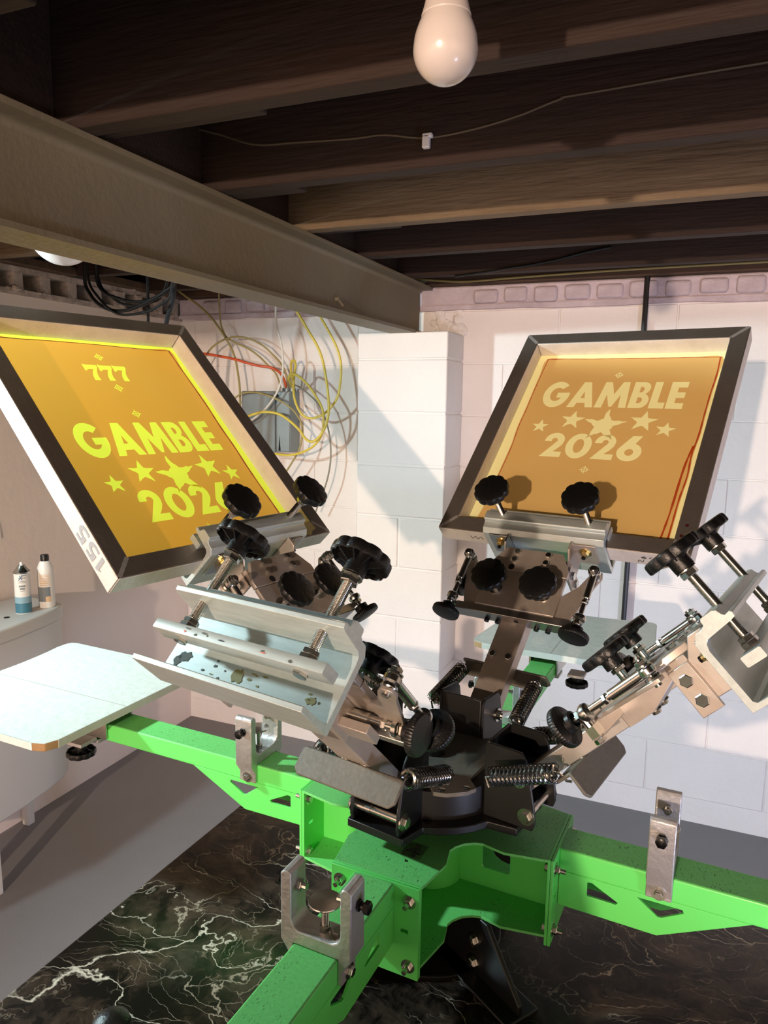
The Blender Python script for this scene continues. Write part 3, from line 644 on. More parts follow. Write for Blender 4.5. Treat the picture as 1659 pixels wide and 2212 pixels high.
# ------------------------------------------------------------------ printing boards
def platen(ang, r0, r1, tc, label, knob_t, wi, wo):
    P = thing('printing_board', label, 'printing board', (CX, CY, .920), 'white boards on the press arms', rot=RZ(ang))
    far = [(r1, wo * .93), (r1, wo * .80)] + [(r1 - .020 * math.sin(i / 10 * PI) ** .8, wo * .78 * (1 - 2 * i / 10)) for i in range(1, 10)] + [(r1, -wo * .80), (r1, -wo * .93)]
    poly = [(r0 + .03, -wi), (r0 + .008, -wi + .008), (r0, -wi + .03), (r0, wi - .03), (r0 + .008, wi - .008), (r0 + .03, wi), (r1 - .02, wo), (r1 - .006, wo - .004)] + far + [(r1 - .006, -wo + .004), (r1 - .02, -wo)]
    poly = [(x, y + tc) for x, y in poly]
    bd = MB().prism(poly, 'z', .0195, .0345).build('board', 'wood_edge', P, bevel=.002)
    wrap = MB().prism(poly, 'z', .0345, .0352).build('tape_sheet', 'platen_tape', P)
    inner = [(r0 - .0006, tc - wi + .03), (r0 - .0006, tc + wi - .03)]
    MB().box(r0 - .0008, r0 + .0005, tc - wi + .03, tc + wi - .03, .020, .0352).build('tape_edge', 'platen_tape', P)
    for s_ in (-1, 1):
        a, c_ = (r0 + .03, tc + s_ * (wi + .0005)), (r1 - .02, tc + s_ * (wo + .0005))
        MB().prism([a, c_, (c_[0], c_[1] - s_ * .001), (a[0], a[1] - s_ * .001)], 'z', .021, .0352).build('tape_edge', 'platen_tape', P)
    MB().box(r0 + .002, r1 - .034, tc + .0145, tc + .0155, .03521, .0354).build('tape_seam', 'cable_grey', P)
    MB().box(r0 + .03, r1 - .12, -.036, -.031, -.03, .0195).box(r0 + .03, r1 - .12, .031, .036, -.03, .0195).box(r0 + .03, r1 - .12, -.05, .05, .0155, .0195).build('mount_channel', 'alu', P, bevel=.001)
    b = MB().box(r0 + .055, r0 + .10, -.034, .034, -.045, -.037).box(r0 + .055, r0 + .10, knob_t - .02, knob_t + .02, -.037, -.030)
    b.build('clamp_bar', 'alu_cast', P, bevel=.001)
    b = MB(); star_knob(b, (r0 + .078, knob_t, -.052), (0, 0, -1), .028, .012, .011, .008); b.build('clamp_knob', 'black_plastic', P)
platen(176.7, .642, 1.045, -.006, 'white taped printing board on the left green arm, seam down its length', .055, .206, .208)
platen(86.7, .690, 1.078, -.038, 'white taped printing board on the far green arm beneath the right screen', -.075, .2175, .190)

# ------------------------------------------------------------------ turntable with four clevises
RT = thing('turntable', 'black rotating turntable with four clevis brackets on top of the green hub', 'turntable', (CX, CY, .945), rot=RZ(-11.75))
OR = (0, 0, .945)
dl = []
for k in range(4):
    a = k * PI / 2
    for q in [(.164, -.047), (.164, .047)]: dl.append((q[0] * math.cos(a) - q[1] * math.sin(a), q[0] * math.sin(a) + q[1] * math.cos(a)))
    for d in (24, 34, 45, 56, 66): dl.append((.132 * math.cos(a + math.radians(d)), .132 * math.sin(a + math.radians(d))))
MB(OR).prism(dl, 'z', .945, .957).build('disc', 'black_paint', RT, bevel=.0015)
MB(OR).lathe([(.112, .957), (.112, 1.000)], (0, 0, 0), (0, 0, 1), 40).build('core', 'black_paint', RT)
tp = []
for k in range(4):
    a = k * PI / 2
    for d, r in ((0, .084), (26, .095), (30, .122), (38, .126), (52, .126), (60, .122), (64, .095)): tp.append((r * math.cos(a + math.radians(d)), r * math.sin(a + math.radians(d))))
hs = []
for k in range(4):
    for d in (36, 54):
        a = k * PI / 2 + math.radians(d); c = (.115 * math.cos(a), .115 * math.sin(a)); hs.append(arc(c[0], c[1], .006, 0, 2 * PI - .5, 7))
MB(OR).prism(tp, 'z', 1.000, 1.006, holes=hs).build('top_plate', 'worn_plate', RT, bevel=.001)
MB(OR).lathe([(.018, 1.006), (.018, 1.012), (.012, 1.016), (.002, 1.017)], (0, 0, 0), (0, 0, 1), 24).build('centre_cap', 'black_paint', RT)
RSH = {0: .022, 1: 0, 2: 0, 3: 0}
for k in range(4):
    R4 = RZ(90 * k) @ Matrix.Translation((RSH[k], 0, 0))
    wall = [(.086, .957), (.162, .957), (.166, .968), (.164, .990), (.156, 1.030), (.150, 1.058), (.142, 1.068), (.092, 1.070), (.086, 1.062)]
    b = MB(OR).prism(wall, 'y', .0365, .0415).prism(wall, 'y', -.0415, -.0365).box(.086, .091, -.0365, .0365, .957, 1.070).box(.091, .140, -.0365, .0365, .957, .962)
    cv = xf(b, R4).build('clevis', 'black_paint', RT, bevel=.0015)
    b = MB(OR).cyl((.153, -.0365, .977), (.153, .0365, .977), .0055, 14).cyl((.153, -.0365, .977), (.153, -.012, .977), .0065, 14)
    for s_ in (-1, 1): b.lathe([(.0125, 0), (.0125, .0018)], (.153, s_ * .0415, .977), (0, s_, 0), 22); b.hexnut((.153, s_ * .0433, .977), (0, s_, 0), .0085, .006)
    xf(b, R4).build('stop_bolt', 'zinc', cv)
    b = MB(OR)
    for s_ in (-1, 1): b.lathe([(.0115, 0), (.0115, .0016)], (.140, s_ * .0415, 1.028), (0, s_, 0), 22); b.hexnut((.140, s_ * .0431, 1.028), (0, s_, 0), .008, .006); b.cyl((.14, s_ * .049, 1.028), (.14, s_ * .052, 1.028), .0045, 10)
    b.cyl((.140, -.0365, 1.028), (.140, .0365, 1.028), .005, 12)
    xf(b, R4).build('pivot_bolt', 'zinc', cv)
# ------------------------------------------------------------------ print heads
AL = math.radians(45.2); CA, SA = math.cos(AL), math.sin(AL)
PIV = (.1128, 0, -.0795)          # pivot in head coordinates (u along the arm, v across, n out of the plate)
def head_matrix(deg, dr=0., dv=0.):
    t = math.radians(deg); c, s = math.cos(t), math.sin(t)
    U = Vector((c * CA, s * CA, SA)); V = Vector((-s, c, 0)); N = Vector((-c * SA, -s * SA, CA))
    Q = Vector((CX, CY, 1.0)) + Vector((c, s, 0)) * dr + V * dv
    m = Matrix((( U.x, V.x, N.x, 0), (U.y, V.y, N.y, 0), (U.z, V.z, N.z, 0), (0, 0, 0, 1)))
    return m, Q, U, V, N
CLAMP = [(.466, -.140), (.520, -.140), (.5205, -.1345), (.519, -.1335), (.478, -.1335), (.4745, -.130), (.4745, -.066), (.477, -.058), (.482, -.0545), (.514, -.0515), (.5205, -.050), (.5215, -.045), (.519, -.0425), (.513, -.0435), (.511, -.041), (.509, -.0345), (.505, -.0325), (.490, -.0330), (.488, -.035), (.4875, -.0405), (.484, -.0425), (.474, -.0435), (.466, -.0525)]
def helix(p0, p1, r, turns, n=14):
    p0, p1 = Vector(p0), Vector(p1); d = p1 - p0; x, y, a = basis(d); m = int(turns * n)
    return [p0 + d * (i / m) + x * (r * math.cos(2 * PI * i / n)) + y * (r * math.sin(2 * PI * i / n)) for i in range(m + 1)]
def print_head(deg, label, dr=0., dv=0., bar=-.072, pad=False, lat_u=.355, lat_n=-.060, stained=False):
    m, Q, U, V, N = head_matrix(deg, dr, dv)
    H = thing('print_head', label, 'print head', Q + U * PIV[0] + N * PIV[2], 'raised print heads on the turntable', rot=m)
    n = lambda: MB(PIV)
    # arm
    pa = [(.083, -.093), (.088, -.098), (.330, -.098), (.336, -.092), (.336, -.072), (.088, -.072), (.083, -.077)]
    n().prism(pa, 'y', -.026, .026).build('arm', 'arm_steel', H, bevel=.0012)
    for v in (-.0155, .0155):
        b = n(); b.bolt((.222, v, -.072), (0, 0, 1), .0068, .005, washer=False); b.bolt((.205, v, -.098), (0, 0, -1), .0062, .005); b.build('bolt', 'zinc', H)
    n().prism([(.298, -.098), (.340, -.098), (.402, -.072), (.402, -.058), (.298, -.058)], 'y', -.034, .034).build('arm_wedge', 'arm_steel', H, bevel=.001)
    for v in (-.018, .018):
        b = n(); b.bolt((.335, v, -.0975), (-.1, 0, -1), .0062, .005); b.build('bolt', 'zinc', H)
    # spring plate, bent down at both wings
    b = n(); b.box(.184, .2105, -.074, .074, -.1035, -.0985)
    b.prism([(-.082, -.1005), (-.082, -.130), (-.074, -.138), (.074, -.138), (.082, -.130), (.082, -.1005), (.076, -.0985), (-.076, -.0985)], 'x', .2105, .2155)
    b.build('spring_plate', 'worn_plate', H, bevel=.002, seg=2)
    for s in (-1, 1):
        a, c = Vector((.196, s * .070, -.094)), Vector((.100, s * .078, -.046))
        d = (c - a)
        sp = n().tube(helix(a + d * .08, a + d * .92, .0098, 15, 12), .0031, 6).tube([a + d * .10, a + d * .02, a + Vector((0, 0, -.012)), a + Vector((.006, 0, -.016))], .0018, 6).tube([a + d * .9, a + d * 1.02, c + Vector((-.008, 0, -.012))], .0018, 6)
        sp = sp.build('spring', 'zinc', H)
        net = n()
        for k in range(7):
            for sg in (-1, 1):
                x, y, ax = basis(d); pts = []
                for i in range(41):
                    f = .05 + .9 * i / 40; t = sg * 2 * PI * 2.2 * i / 40 + 2 * PI * k / 7
                    pts.append(a + d * f + x * (.0133 * math.cos(t)) + y * (.0133 * math.sin(t)))
                net.tube(pts, .00055, 4)
        net.build('spring_sleeve', 'black_plastic', sp)
    # base plates with four bolts and a hole
    n().prism([(.305, -.077), (.384, -.077), (.384, .077), (.305, .077)], 'z', -.0575, -.048).build('slide_plate', 'arm_steel', H, bevel=.001)
    up = n().prism([(.3855, -.077), (.400, -.077), (.437, -.056), (.437, .056), (.400, .077), (.3855, .077)], 'z', -.0575, -.048).build('mount_plate', 'arm_steel', H, bevel=.001)
    for v in (-.031, .031):
        for u in (.428, .410):
            b = n(); b.bolt((u, v, -.048), (0, 0, 1), .0066, .0055, washer=False); b.build('bolt', 'zinc', up)
    n().lathe([(.0062, 0), (.0062, .0004)], (.394, .033, -.048), (0, 0, 1), 14).build('hole', 'hole_dark', up)
    for i, v in enumerate((-.047, .047)):
        b = n(); star_knob(b, (.343, v, -.013 + .004 * i), (0, 0, 1), .034, .013, .013, .014); kn = b.build('lock_knob', 'black_plastic', H)
        b = n(); b.cyl((.343, v, -.048), (.343, v, -.025), .006, 12); b.lathe([(.013, 0), (.013, .002)], (.343, v, -.048), (0, 0, 1), 20); b.hexnut((.343, v, -.034), (0, 0, 1), .0095, .006); b.build('stud', 'zinc', kn)
    # cross bar with black set screws
    cb = n().box(.290, .305, -.114, .114, -.080, -.0505).build('cross_bar', 'alu', H, bevel=.0012)
    for v in (.052, .030, -.046, -.068):
        b = n(); b.cyl((.291, v, -.072), (.2835, v, -.072), .0047, 12); b.build('set_screw', 'black_nut', cb)
    n().lathe([(.0045, 0), (.0045, .0004)], (.290, -.008, -.064), (-1, 0, 0), 12).build('hole', 'hole_dark', cb)
    # triangular ears and micro adjusters along u
    for s in (-1, 1):
        ear = [(.308, s * .074), (.352, s * .074), (.378, s * .100), (.404, s * .112), (.416, s * .122), (.414, s * .134), (.402, s * .136), (.384, s * .128), (.330, s * .112), (.308, s * .104)]
        n().prism(ear, 'z', -.0625, -.0575).build('side_ear', 'arm_steel', H, bevel=.0008)
        b = n()
        b.cyl((.405, s * .124, -.066), (.405, s * .124, -.030), .0048, 12); b.lathe([(.0095, 0), (.0105, .002), (.0095, .005)], (.405, s * .124, -.0575), (0, 0, 1), 18)
        b.lathe([(.008, 0), (.0105, .003), (.0105, .009), (.008, .012)], (.405, s * .124, -.0515), (0, 0, 1), 20)
        b.lathe([(.0098, 0), (.0098, .0016)], (.405, s * .124, -.039), (0, 0, 1), 18); b.hexnut((.405, s * .124, -.0374), (0, 0, 1), .0078, .0055)
        b.build('rod_end_bolt', 'zinc', H)
        b = n(); b.cyl((.398, s * .124, -.0455), (.350, s * .124, -.0455), .0066, 16); b.cyl((.350, s * .124, -.0455), (.318, s * .124, -.0455), .0044, 12)
        b.hexnut((.345, s * .124, -.0455), (-1, 0, 0), .0068, .006); b.build('adjuster_rod', 'zinc', H)
        b = n(); b.lathe([(.006, 0), (.0105, .002), (.0115, .006), (.0105, .010), (.006, .012)], (.304, s * .124, -.0455), (1, 0, 0), 20); b.hexnut((.303, s * .124, -.0455), (-1, 0, 0), .0085, .006)
        b.cyl((.302, s * .124, -.0455), (.284, s * .124, -.0455), .0045, 12); b.box(.294, .306, s * .105 if s > 0 else s * .124, s * .124 if s > 0 else s * .105, -.076, -.062); b.cyl((.300, s * .118, -.07), (.300, s * .118, -.046), .005, 10); b.hexnut((.30, s * .118, -.078), (0, 0, -1), .0078, .006)
        b.build('adjuster_joint', 'zinc', H)
        b = n(); mushroom(b, (.292, s * .124, -.0455), (-1, 0, 0), .026); b.build('adjuster_knob', 'black_plastic', H)
    # sideways adjuster on the +v side
    b = n(); b.cyl((lat_u, .010, lat_n - .012), (lat_u, .062, lat_n - .012), .0075, 16); b.cyl((lat_u, .062, lat_n - .012), (lat_u, .112, lat_n - .012), .0048, 12); b.hexnut((lat_u, .080, lat_n - .012), (0, 1, 0), .0072, .006)
    b.lathe([(.007, 0), (.0115, .002), (.0115, .008), (.008, .010)], (lat_u, .096, lat_n - .012), (0, 1, 0), 20); b.hexnut((lat_u, .107, lat_n - .012), (0, 1, 0), .009, .006)
    b.build('cross_adjuster_rod', 'zinc', H)
    b = n(); mushroom(b, (lat_u, .112, lat_n - .012), (0, 1, 0), .025); b.build('cross_adjuster_knob', 'black_plastic', H)
    n().box(lat_u - .016, lat_u + .016, .02, .075, lat_n - .034, lat_n - .022).build('adjuster_block', 'arm_steel', H, bevel=.001)
    # bent brackets between plate and clamp
    for s in (-1, 1):
        a0, a1 = sorted((s * .062, s * .066)); f0, f1 = sorted((s * .062, s * .108))
        b = n(); b.prism([(.428, -.118), (.4655, -.118), (.4655, -.044), (.446, -.044), (.428, -.066)], 'y', a0, a1); b.box(.4615, .4655, f0, f1, -.108, -.050)
        br = b.build('clamp_bracket', 'zinc' if s > 0 else 'arm_steel', H, bevel=.0012)
        b = n(); b.bolt((.4615, s * .086, -.071), (-1, 0, 0), .0078, .006, tail=.005); b.build('bolt', 'gold_zinc', br)
        n().lathe([(.004, 0), (.004, .003)], (.450, s * .086, -.071), (-1, 0, 0), 10).build('bolt_end', 'black_nut', br)
        c0, c1 = sorted((s * .066, s * .0715))
        sb = n().prism([(.399, -.128), (.429, -.128), (.429, -.066), (.399, -.066)], 'y', c0, c1).build('side_bracket', 'arm_steel', H, bevel=.001)
        for q in (-.083, -.110):
            b = n(); b.bolt((.414, s * .0715, q), (0, s, 0), .0085, .0055, washer=False); b.build('bolt', 'zinc', sb)
        n().box(.399, .429, min(s * .034, s * .067), max(s * .034, s * .067), -.068, -.0575).build('spacer_block', 'arm_steel', H, bevel=.001)
    # screen clamp: extruded channel, pressure bar, two hand screws
    cl = n().prism(CLAMP, 'y', -.122, .122).build('clamp_channel', 'alu_clamp', H, bevel=.0004, angle=30)
    pb = n().prism(rrect(.4945, .519, bar, bar + .0125, .0015, 2), 'y', -.1225, .1225).build('pressure_bar', 'alu_clamp', H)
    for v in (-.0875, .0875):
        b = n(); b.thread((.504, v, bar + .012), (.504, v, .018), .0062, .0017, 14); b.build('clamp_screw', 'zinc', H)
        b = n(); b.hexnut((.504, v, bar + .0125), (0, 0, 1), .0105, .007); b.hexnut((.504, v, bar + .0195), (0, 0, 1), .0095, .006); b.hexnut((.504, v, bar + .002), (0, 0, -1), .0085, .006); b.build('screw_nut', 'zinc', pb)
        b = n(); star_knob(b, (.504, v, .033), (0, 0, 1), .0345, .014, .0125, .016); kn = b.build('clamp_knob', 'black_plastic', H)
        b = n(); b.hexnut((.504, v, .0075), (0, 0, 1), .0105, .008); b.lathe([(.0125, 0), (.0125, .0015)], (.504, v, .0155), (0, 0, 1), 20); b.build('lock_nut', 'zinc', kn)
    if pad: n().box(.4765, .517, -.11, .11, -.1333, -.1125).build('clamp_pad', 'black_plastic', H, bevel=.001)
    if stained:
        def blot(pts, mm, at, plane):
            b = n()
            P = [(p[0] * at[2] + at[0], p[1] * at[2] + at[1]) for p in pts]
            if plane == 'wall': b.prism(P, 'x', .4746, .4750)      # (v, n) on the inner back wall
            else: b.prism(P, 'x', .5191, .5194)                    # front of the pressure bar
            b.build('ink_stain', mm, cl if plane == 'wall' else pb)
        def ragged(k, sx, sy):
            rr = random.Random(k); return [(sx * math.cos(2 * PI * i / 16) * rr.uniform(.55, 1.1), sy * math.sin(2 * PI * i / 16) * rr.uniform(.55, 1.1)) for i in range(16)]
        blot(ragged(1, .012, .008), 'ink_stain', (-.098, -.108, 1), 'wall'); blot(ragged(2, .006, .010), 'ink_stain', (-.106, -.115, 1), 'wall')
        blot(ragged(3, .010, .010), 'ink_olive', (-.012, -.112, 1), 'wall'); blot(ragged(4, .008, .005), 'ink_olive', (.092, -.114, 1), 'wall')
        for k in range(14):
            rr = random.Random(40 + k); blot(ragged(50 + k, rr.uniform(.001, .005), rr.uniform(.0008, .002)), rr.choice(['ink_stain', 'ink_olive', 'ink_olive']), (rr.uniform(-.1, .11), rr.uniform(-.121, -.102), 1), 'wall')
        for k in range(9):
            rr = random.Random(70 + k); blot(ragged(80 + k, rr.uniform(.001, .006), rr.uniform(.0006, .002)), rr.choice(['ink_stain', 'ink_black', 'ink_red']), (rr.uniform(-.11, .1), bar + .006 + rr.uniform(-.003, .003), 1), 'bar')
    return H
print_head(78.25, 'raised print head at the back holding the right screen, aluminium clamp and black knobs', dv=-.012, pad=True)
print_head(168.25, 'raised print head on the left holding the left screen, partly behind the empty clamp', pad=True)
print_head(258.25, 'empty aluminium screen clamp on the nearest raised print head, ink-stained channel facing out', dv=.004, bar=-.0995, lat_u=.315, lat_n=-.056, stained=True)
print_head(-11.75, 'empty raised print head at the right edge of the picture', dr=.027, bar=-.1)
# ------------------------------------------------------------------ screens
def ell(cx, cy, rx, ry, a0, a1, n=18):
    return [(cx + rx * math.cos(math.radians(a0 + (a1 - a0) * i / n)), cy + ry * math.sin(math.radians(a0 + (a1 - a0) * i / n))) for i in range(n + 1)]
GLY = {
 'G': (.95, ell(.47, .5, .48, .52, 44, 352, 28) + [(.95, .57), (.50, .57), (.50, .37), (.68, .37)] + ell(.48, .5, .235, .27, 322, 52, 20), []),
 'A': (.92, [(0, 0), (.33, 1), (.59, 1), (.92, 0), (.66, 0), (.60, .17), (.32, .17), (.26, 0)], [[(.385, .36), (.535, .36), (.46, .62)]]),
 'M': (1.08, [(0, 0), (.12, 1), (.35, 1), (.54, .52), (.73, 1), (.96, 1), (1.08, 0), (.83, 0), (.775, .50), (.59, .04), (.49, .04), (.305, .50), (.25, 0)], []),
 'B': (.62, [(0, 0), (0, 1), (.30, 1)] + ell(.32, .755, .25, .245, 85, -60, 10) + ell(.34, .28, .28, .28, 58, -85, 12) + [(.3, 0)], [[(.235, .60), (.235, .81), (.29, .81)] + ell(.29, .705, .08, .105, 80, -80, 6) + [(.28, .60)], [(.235, .19), (.235, .41), (.31, .41)] + ell(.31, .30, .09, .11, 80, -80, 6) + [(.30, .19)]]),
 'L': (.48, [(0, 0), (0, 1), (.25, 1), (.25, .22), (.48, .22), (.48, 0)], []),
 'E': (.53, [(0, 0), (0, 1), (.53, 1), (.53, .79), (.25, .79), (.25, .61), (.51, .61), (.51, .40), (.25, .40), (.25, .21), (.53, .21), (.53, 0)], []),
 '2': (.70, [(0, 0), (.70, 0), (.70, .22), (.40, .22), (.54, .37), (.64, .52)] + ell(.335, .69, .335, .325, -18, 187, 18) + [(.245, .655)] + ell(.335, .69, .10, .10, 190, -35, 12) + [(.38, .58)], []),
 '0': (.84, ell(.42, .5, .42, .52, 0, 340, 28), [ell(.42, .5, .17, .29, 0, 340, 20)]),
 '6': (.76, [(.36, 1.0), (.66, 1.0), (.505, .69)] + ell(.38, .345, .38, .36, 70, -200, 26), [ell(.38, .335, .135, .135, 0, 340, 16)]),
 '7': (.64, [(0, 1.02), (.07, 1.02), (.12, .98), (.64, .98), (.64, .84), (.55, .66), (.47, .46), (.44, .24), (.46, 0), (.18, 0), (.20, .26), (.28, .48), (.40, .70), (.20, .71), (.12, .68), (.08, .60), (0, .60)], []),
 '1': (.3, [(.08, 0), (.08, .78), (0, .74), (0, .86), (.16, 1), (.26, 1), (.26, 0)], []),
 '5': (.6, [(.02, .18), (.02, .0), (.25, -.02)] + ell(.30, .31, .30, .33, -80, 110, 14) + [(.22, .62), (.24, .82), (.54, .82), (.54, 1), (.08, 1), (.04, .46), (.22, .48)] + ell(.28, .31, .13, .16, 100, -90, 10) + [(.2, .14)], []),
}
def word(txt, x0, x1, y0, h, gap=.055):
    tot = sum(GLY[c][0] for c in txt) + gap * (len(txt) - 1); sx = (x1 - x0) / tot; x = 0; out = []
    for c in txt:
        w, o, hs = GLY[c]
        f = lambda p: (x0 + (x + p[0]) * sx, y0 + p[1] * h)
        out.append(([f(p) for p in o], [[f(p) for p in q] for q in hs])); x += w + gap
    return out
def star(cx, cy, R, rot=0., seed=0, chip=0.):
    r = random.Random(seed); pts = []
    for i in range(10):
        a = PI / 2 + rot + i * PI / 5; q = R * (1 if i % 2 == 0 else .41)
        pts.append((cx + q * math.cos(a), cy + q * math.sin(a)))
        if chip:
            a2 = PI / 2 + rot + (i + 1) * PI / 5; q2 = R * (1 if i % 2 else .41)
            e = (cx + q2 * math.cos(a2), cy + q2 * math.sin(a2))
            for k in (.3, .5, .7):
                j = r.uniform(-chip, chip * .4) * R; mx = pts[-1] if False else (cx + q * math.cos(a) + (e[0] - cx - q * math.cos(a)) * k, cy + q * math.sin(a) + (e[1] - cy - q * math.sin(a)) * k)
                d = math.hypot(mx[0] - cx, mx[1] - cy); pts.append((mx[0] + (mx[0] - cx) / d * j, mx[1] + (mx[1] - cy) / d * j))
    return pts
def screen(deg, label, dv, vc, u0, emul, meshm, base, xc, sevens, seed, margins, side_mark):
    m, Q, U, V, N = head_matrix(deg, 0, dv)
    O = (u0, vc, -.072)
    S = thing('printing_screen', label, 'printing screen', Q + U * O[0] + V * O[1] + N * O[2], 'screens clamped in the print heads', rot=m)
    W, L, T, D = .254, .610, .036, .040
    n = lambda: MB((0, 0, 0))
    # local: x = along u from the bottom edge, y = v, z = n (0 = front face)
    def bar(p0, p1, q1, q0):
        b = n(); b.hexa([(*p, -D) for p in (p0, p1, q1, q0)], [(*p, 0) for p in (p0, p1, q1, q0)]); o = b.build('frame_bar', 'alu_frame', S, bevel=.0025, seg=3); o.data.materials.append(MATS['frame_sanded']); o.data.polygons[4].material_index = 1; o.data.polygons[2].material_index = 1; return o
    c = [(0, -W), (0, W), (L, W), (L, -W)]; i_ = [(T, -W + T), (T, W - T), (L - T, W - T), (L - T, -W + T)]
    bars = [bar(c[k], c[(k + 1) % 4], i_[(k + 1) % 4], i_[k]) for k in range(4)]
    for k in range(4):      # weld patches on the mitres
        a, bb = Vector((*c[k], 0)), Vector((*i_[k], 0)); d = (bb - a).normalized(); p = Vector((-d.y, d.x, 0))
        b = n(); q = [a + d * .004 + p * .003, a + d * .047 + p * .004, a + d * .049 - p * .003, a + d * .005 - p * .004]
        b.prism([(v.x, v.y) for v in q], 'z', .0001, .0004); b.build('weld_patch', 'alu_cast', bars[k])
    z0 = -D + .0012
    rr = random.Random(seed)
    mB, mR, mT, mL = margins
    def side(p, q, k, amp):
        return [(p[0] + (q[0] - p[0]) * i / k + (rr.uniform(-amp, amp) if 0 < i < k else 0), p[1] + (q[1] - p[1]) * i / k + (rr.uniform(-amp, amp) if 0 < i < k else 0)) for i in range(k)]
    x0, x1, y0, y1 = T + mB, L - T - mT, -(W - T - mR), W - T - mL        # y0 = right side seen from the front
    P = side((x0, y0), (x1, y0 - .004), 9, .0022) + side((x1, y0 - .004), (x1 + .003, y1), 7, .0012) + side((x1 + .003, y1), (x0, y1 - .003), 9, .0022) + side((x0, y1 - .003), (x0, y0), 7, .001)
    sm = spline([(x, y, 0) for x, y in P + [P[0]]], 4)[:-1]
    EO = [(v.x, v.y) for v in sm]
    def sheet(loops, z=z0):
        """flat sheet: first loop is the outline, the others are openings"""
        tr = tessellate_polygon([[Vector((p[0], p[1], 0)) for p in l] for l in loops]); b = n()
        b.add([(p[0], p[1], z) for l in loops for p in l], [tuple(t) for t in tr]); return b
    sheet([[(T - .002, -W + T - .002), (L - T + .002, -W + T - .002), (L - T + .002, W - T + .002), (T - .002, W - T + .002)], EO]).build('screen_mesh', meshm, S, smooth=False)
    openings = []; islands = []
    def line(pts, w, mm='red_edge'):
        q = spline([(x, y, 0) for x, y in pts], 5); b = n(); L_ = []; R_ = []
        for i, v in enumerate(q):
            t = (q[min(i + 1, len(q) - 1)] - q[max(i - 1, 0)]).normalized(); o = Vector((-t.y, t.x, 0)) * (w * (.7 + .5 * rr.random())); L_.append((v + o)); R_.append((v - o))
        vs = [Vector((v.x, v.y, z0 + .0002)) for v in L_ + R_]; k = len(q)
        b.add(vs, [(i, i + 1, k + i + 1, k + i) for i in range(k - 1)]); b.build('emulsion_edge', mm, S)
    line([(x, y + .003) for x, y in P[:9]] + [(x1, y0)], .0016)
    line([(x, y - .003) for x, y in P[16:25]], .0009)
    line([(x - .001, y) for x, y in P[9:17]], .0010)
    if seed == 3: line([(x0 + .010, y0 + .016), (x0 + .08, y0 + .012), (x0 + .19, y0 + .010), (x0 + .25, y0 + .004)], .0020)
    def put(poly, holes=(), name='printed_letter'):
        F = lambda l: [(u - u0, -x - vc) for x, u in l]
        if name == 'registration_mark': sheet([F(poly)] + [F(h) for h in holes], z0 + .0003).build(name, meshm, S, smooth=False); return
        openings.append(F(poly)); islands.extend(F(h) for h in holes)
        sheet([F(poly)] + [F(h) for h in holes]).build(name, meshm, S, smooth=False)
    for o, hs in word('GAMBLE', xc - .161, xc + .158, base, .081): put(o, hs)
    for o, hs in word('2026', xc - .112, xc + .105, base - .152, .070, .08): put(o, hs)
    for k, (dx, dy, R) in enumerate(((-.138, -.062, .021), (-.068, -.040, .029), (.007, -.054, .050), (.088, -.039, .031), (.138, -.061, .022))):
        put(star(xc + dx, base + dy, R, rr.uniform(-.12, .12), k, .16 if k == 2 else .05), name='printed_star')
    # cracks eating into the big star and the letter above it
    def mark(cx, cy, r=.0072, w=.0008, e=.0036):
        o = []
        for k in range(4):
            c_, s_ = math.cos(k * PI / 2), math.sin(k * PI / 2); a_ = math.degrees(math.asin(w / r))
            q = [(r + e, -w), (r + e, w)] + ell(0, 0, r, r, a_, 90 - a_, 6)
            o += [(cx + x * c_ - y * s_, cy + x * s_ + y * c_) for x, y in q]
        hs = []
        for k in range(4):
            c_, s_ = math.cos(k * PI / 2), math.sin(k * PI / 2); ri = r - .0018; a_ = math.degrees(math.asin(w / ri))
            hs.append([(cx + x * c_ - y * s_, cy + x * s_ + y * c_) for x, y in [(w, w)] + ell(0, 0, ri, ri, a_, 90 - a_, 6)])
        put(o, hs, 'registration_target')
    mark(xc, base + .104); mark(xc, base - .183)
    if sevens:
        for o, hs in word('777', xc - .052, xc + .045, base + .194, .043, .05): put(o, hs, 'printed_numeral')
        mark(xc - .002, base + .260); mark(xc - .002, base + .174)
    b = sheet([EO] + openings)
    for l in islands: q = sheet([l]); b.add(q.v, q.f)
    b.build('emulsion', emul, S, smooth=False)
    if side_mark:
        n().prism([(.006, -.178), (.034, -.182), (.035, -.215), (.016, -.219), (.012, -.205), (.004, -.196)], 'z', .0002, .0006).build('tape_scrap', 'cable_yellow' if False else mat('masking_tape', (.80, .74, .50), .6), bars[0])
        # grey stencilled mesh count on the outer side bar, read from outside, tops toward the back
        for o, hs in word('155', .035, .115, 0, .026, .12):
            b = n(); b.prism([(x, -D + .007 + (.026 - y)) for x, y in o], 'y', W + .0002, W + .0005); b.build('stencilled_digit', 'stencil_grey', bars[1])
    else:
        # small handwritten marker scribbles on the bottom bar
        b = n()
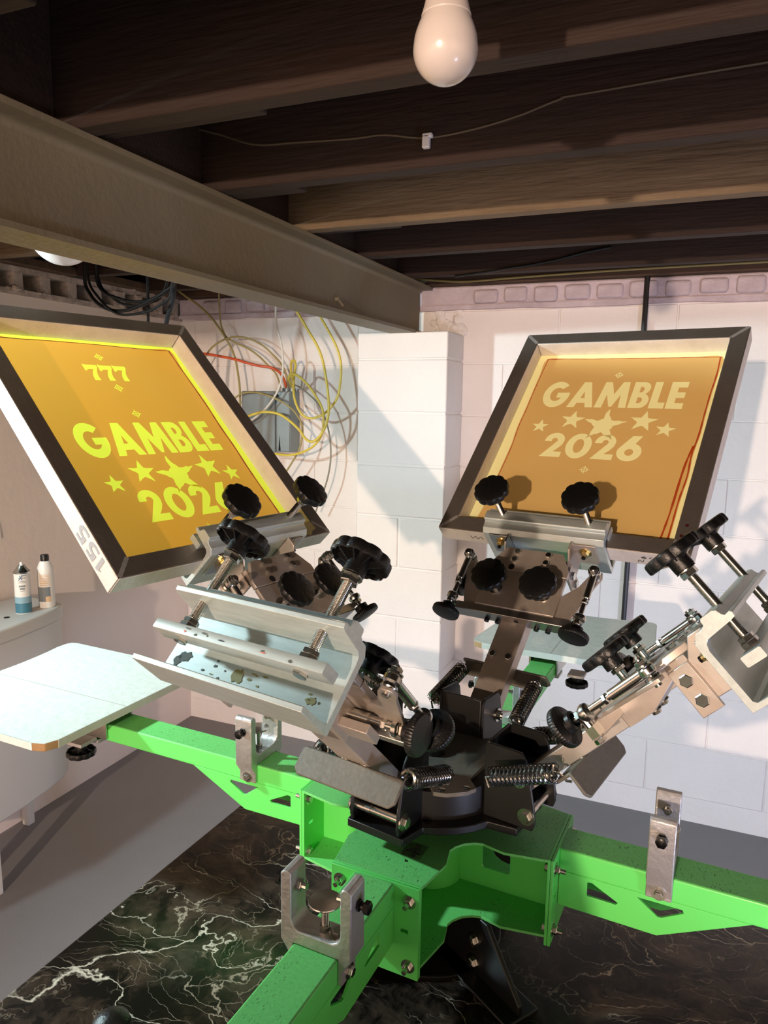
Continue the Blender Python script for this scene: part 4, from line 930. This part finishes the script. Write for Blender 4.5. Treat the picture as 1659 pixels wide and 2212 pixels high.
        for st in ([(-.196, .010), (-.196, .026), (-.201, .029)], [(-.190, .014), (-.186, .022), (-.189, .028)], [(-.186, .012), (-.182, .017)], [(-.172, .012), (-.176, .016), (-.172, .019), (-.168, .015), (-.174, .014)], [(-.171, .024), (-.168, .030), (-.163, .025), (-.160, .031)]):
            b.tube(spline([(-.0004, y, -q) for y, q in st], 4), .0007, 5)
        for st in ([(.182 - .004 * k, .020 + .004 * ((k * 5) % 3 - 1)) for k in range(8)],):
            b.tube(spline([(-.0004, y, -q) for y, q in st], 3), .0005, 5)
        b.build('marker_note', 'ink_black', bars[0])
        for (x, y) in ((.070, -.234), (.046, -.229)): n().lathe([(.0032, 0), (.0032, .0003)], (x, y, .0001), (0, 0, 1), 12).build('ink_drop', mat('ink_drop', (.25, .06, .04), .4), bars[3])
    return S
screen(78.25, 'right printing screen, tan emulsion with GAMBLE, stars and 2026 in pale yellow', 0, -.0265, .478, 'emulsion_right', 'mesh_pale', .877, .0205, False, 3, (.010, .018, .016, .020), False)
screen(168.25, 'left printing screen, golden emulsion with 777, GAMBLE, stars and 2026 in yellow', 0, .0345, .4715, 'emulsion_left', 'mesh_yellow', .7395, -.0265, True, 5, (.012, .016, .010, .008), True)

# ------------------------------------------------------------------ unseen drawer tower, added to block the warm lamp and shade hub and table
DT = thing('added_shade_tower', 'narrow grey drawer tower out of view, added to shade the press hub and table', 'added shade tower', (-.325, -.13, 0))
MB().box(-.135, -.128, -.17, .17, .03, 1.15).box(.128, .135, -.17, .17, .03, 1.15).box(-.135, .135, -.17, .17, 1.138, 1.15).box(-.135, .135, .16, .17, .03, 1.15).box(-.135, .135, -.17, .17, .03, .045).build('case', 'grey_box', DT, bevel=.002)
for i in range(5):
    z = .05 + i * .217
    d = MB().box(-.125, .125, -.176, .15, z, z + .208).build('drawer', 'plastic_white', DT, bevel=.003)
    MB().box(-.05, .05, -.192, -.186, z + .14, z + .155).box(-.05, -.044, -.19, -.175, z + .14, z + .155).box(.044, .05, -.19, -.175, z + .14, z + .155).build('handle', 'zinc', d, bevel=.001)
for x in (-.12, .12):
    for y in (-.15, .15): MB().cyl((x, y, 0), (x, y, .031), .014, 14).build('foot', 'black_plastic', DT)
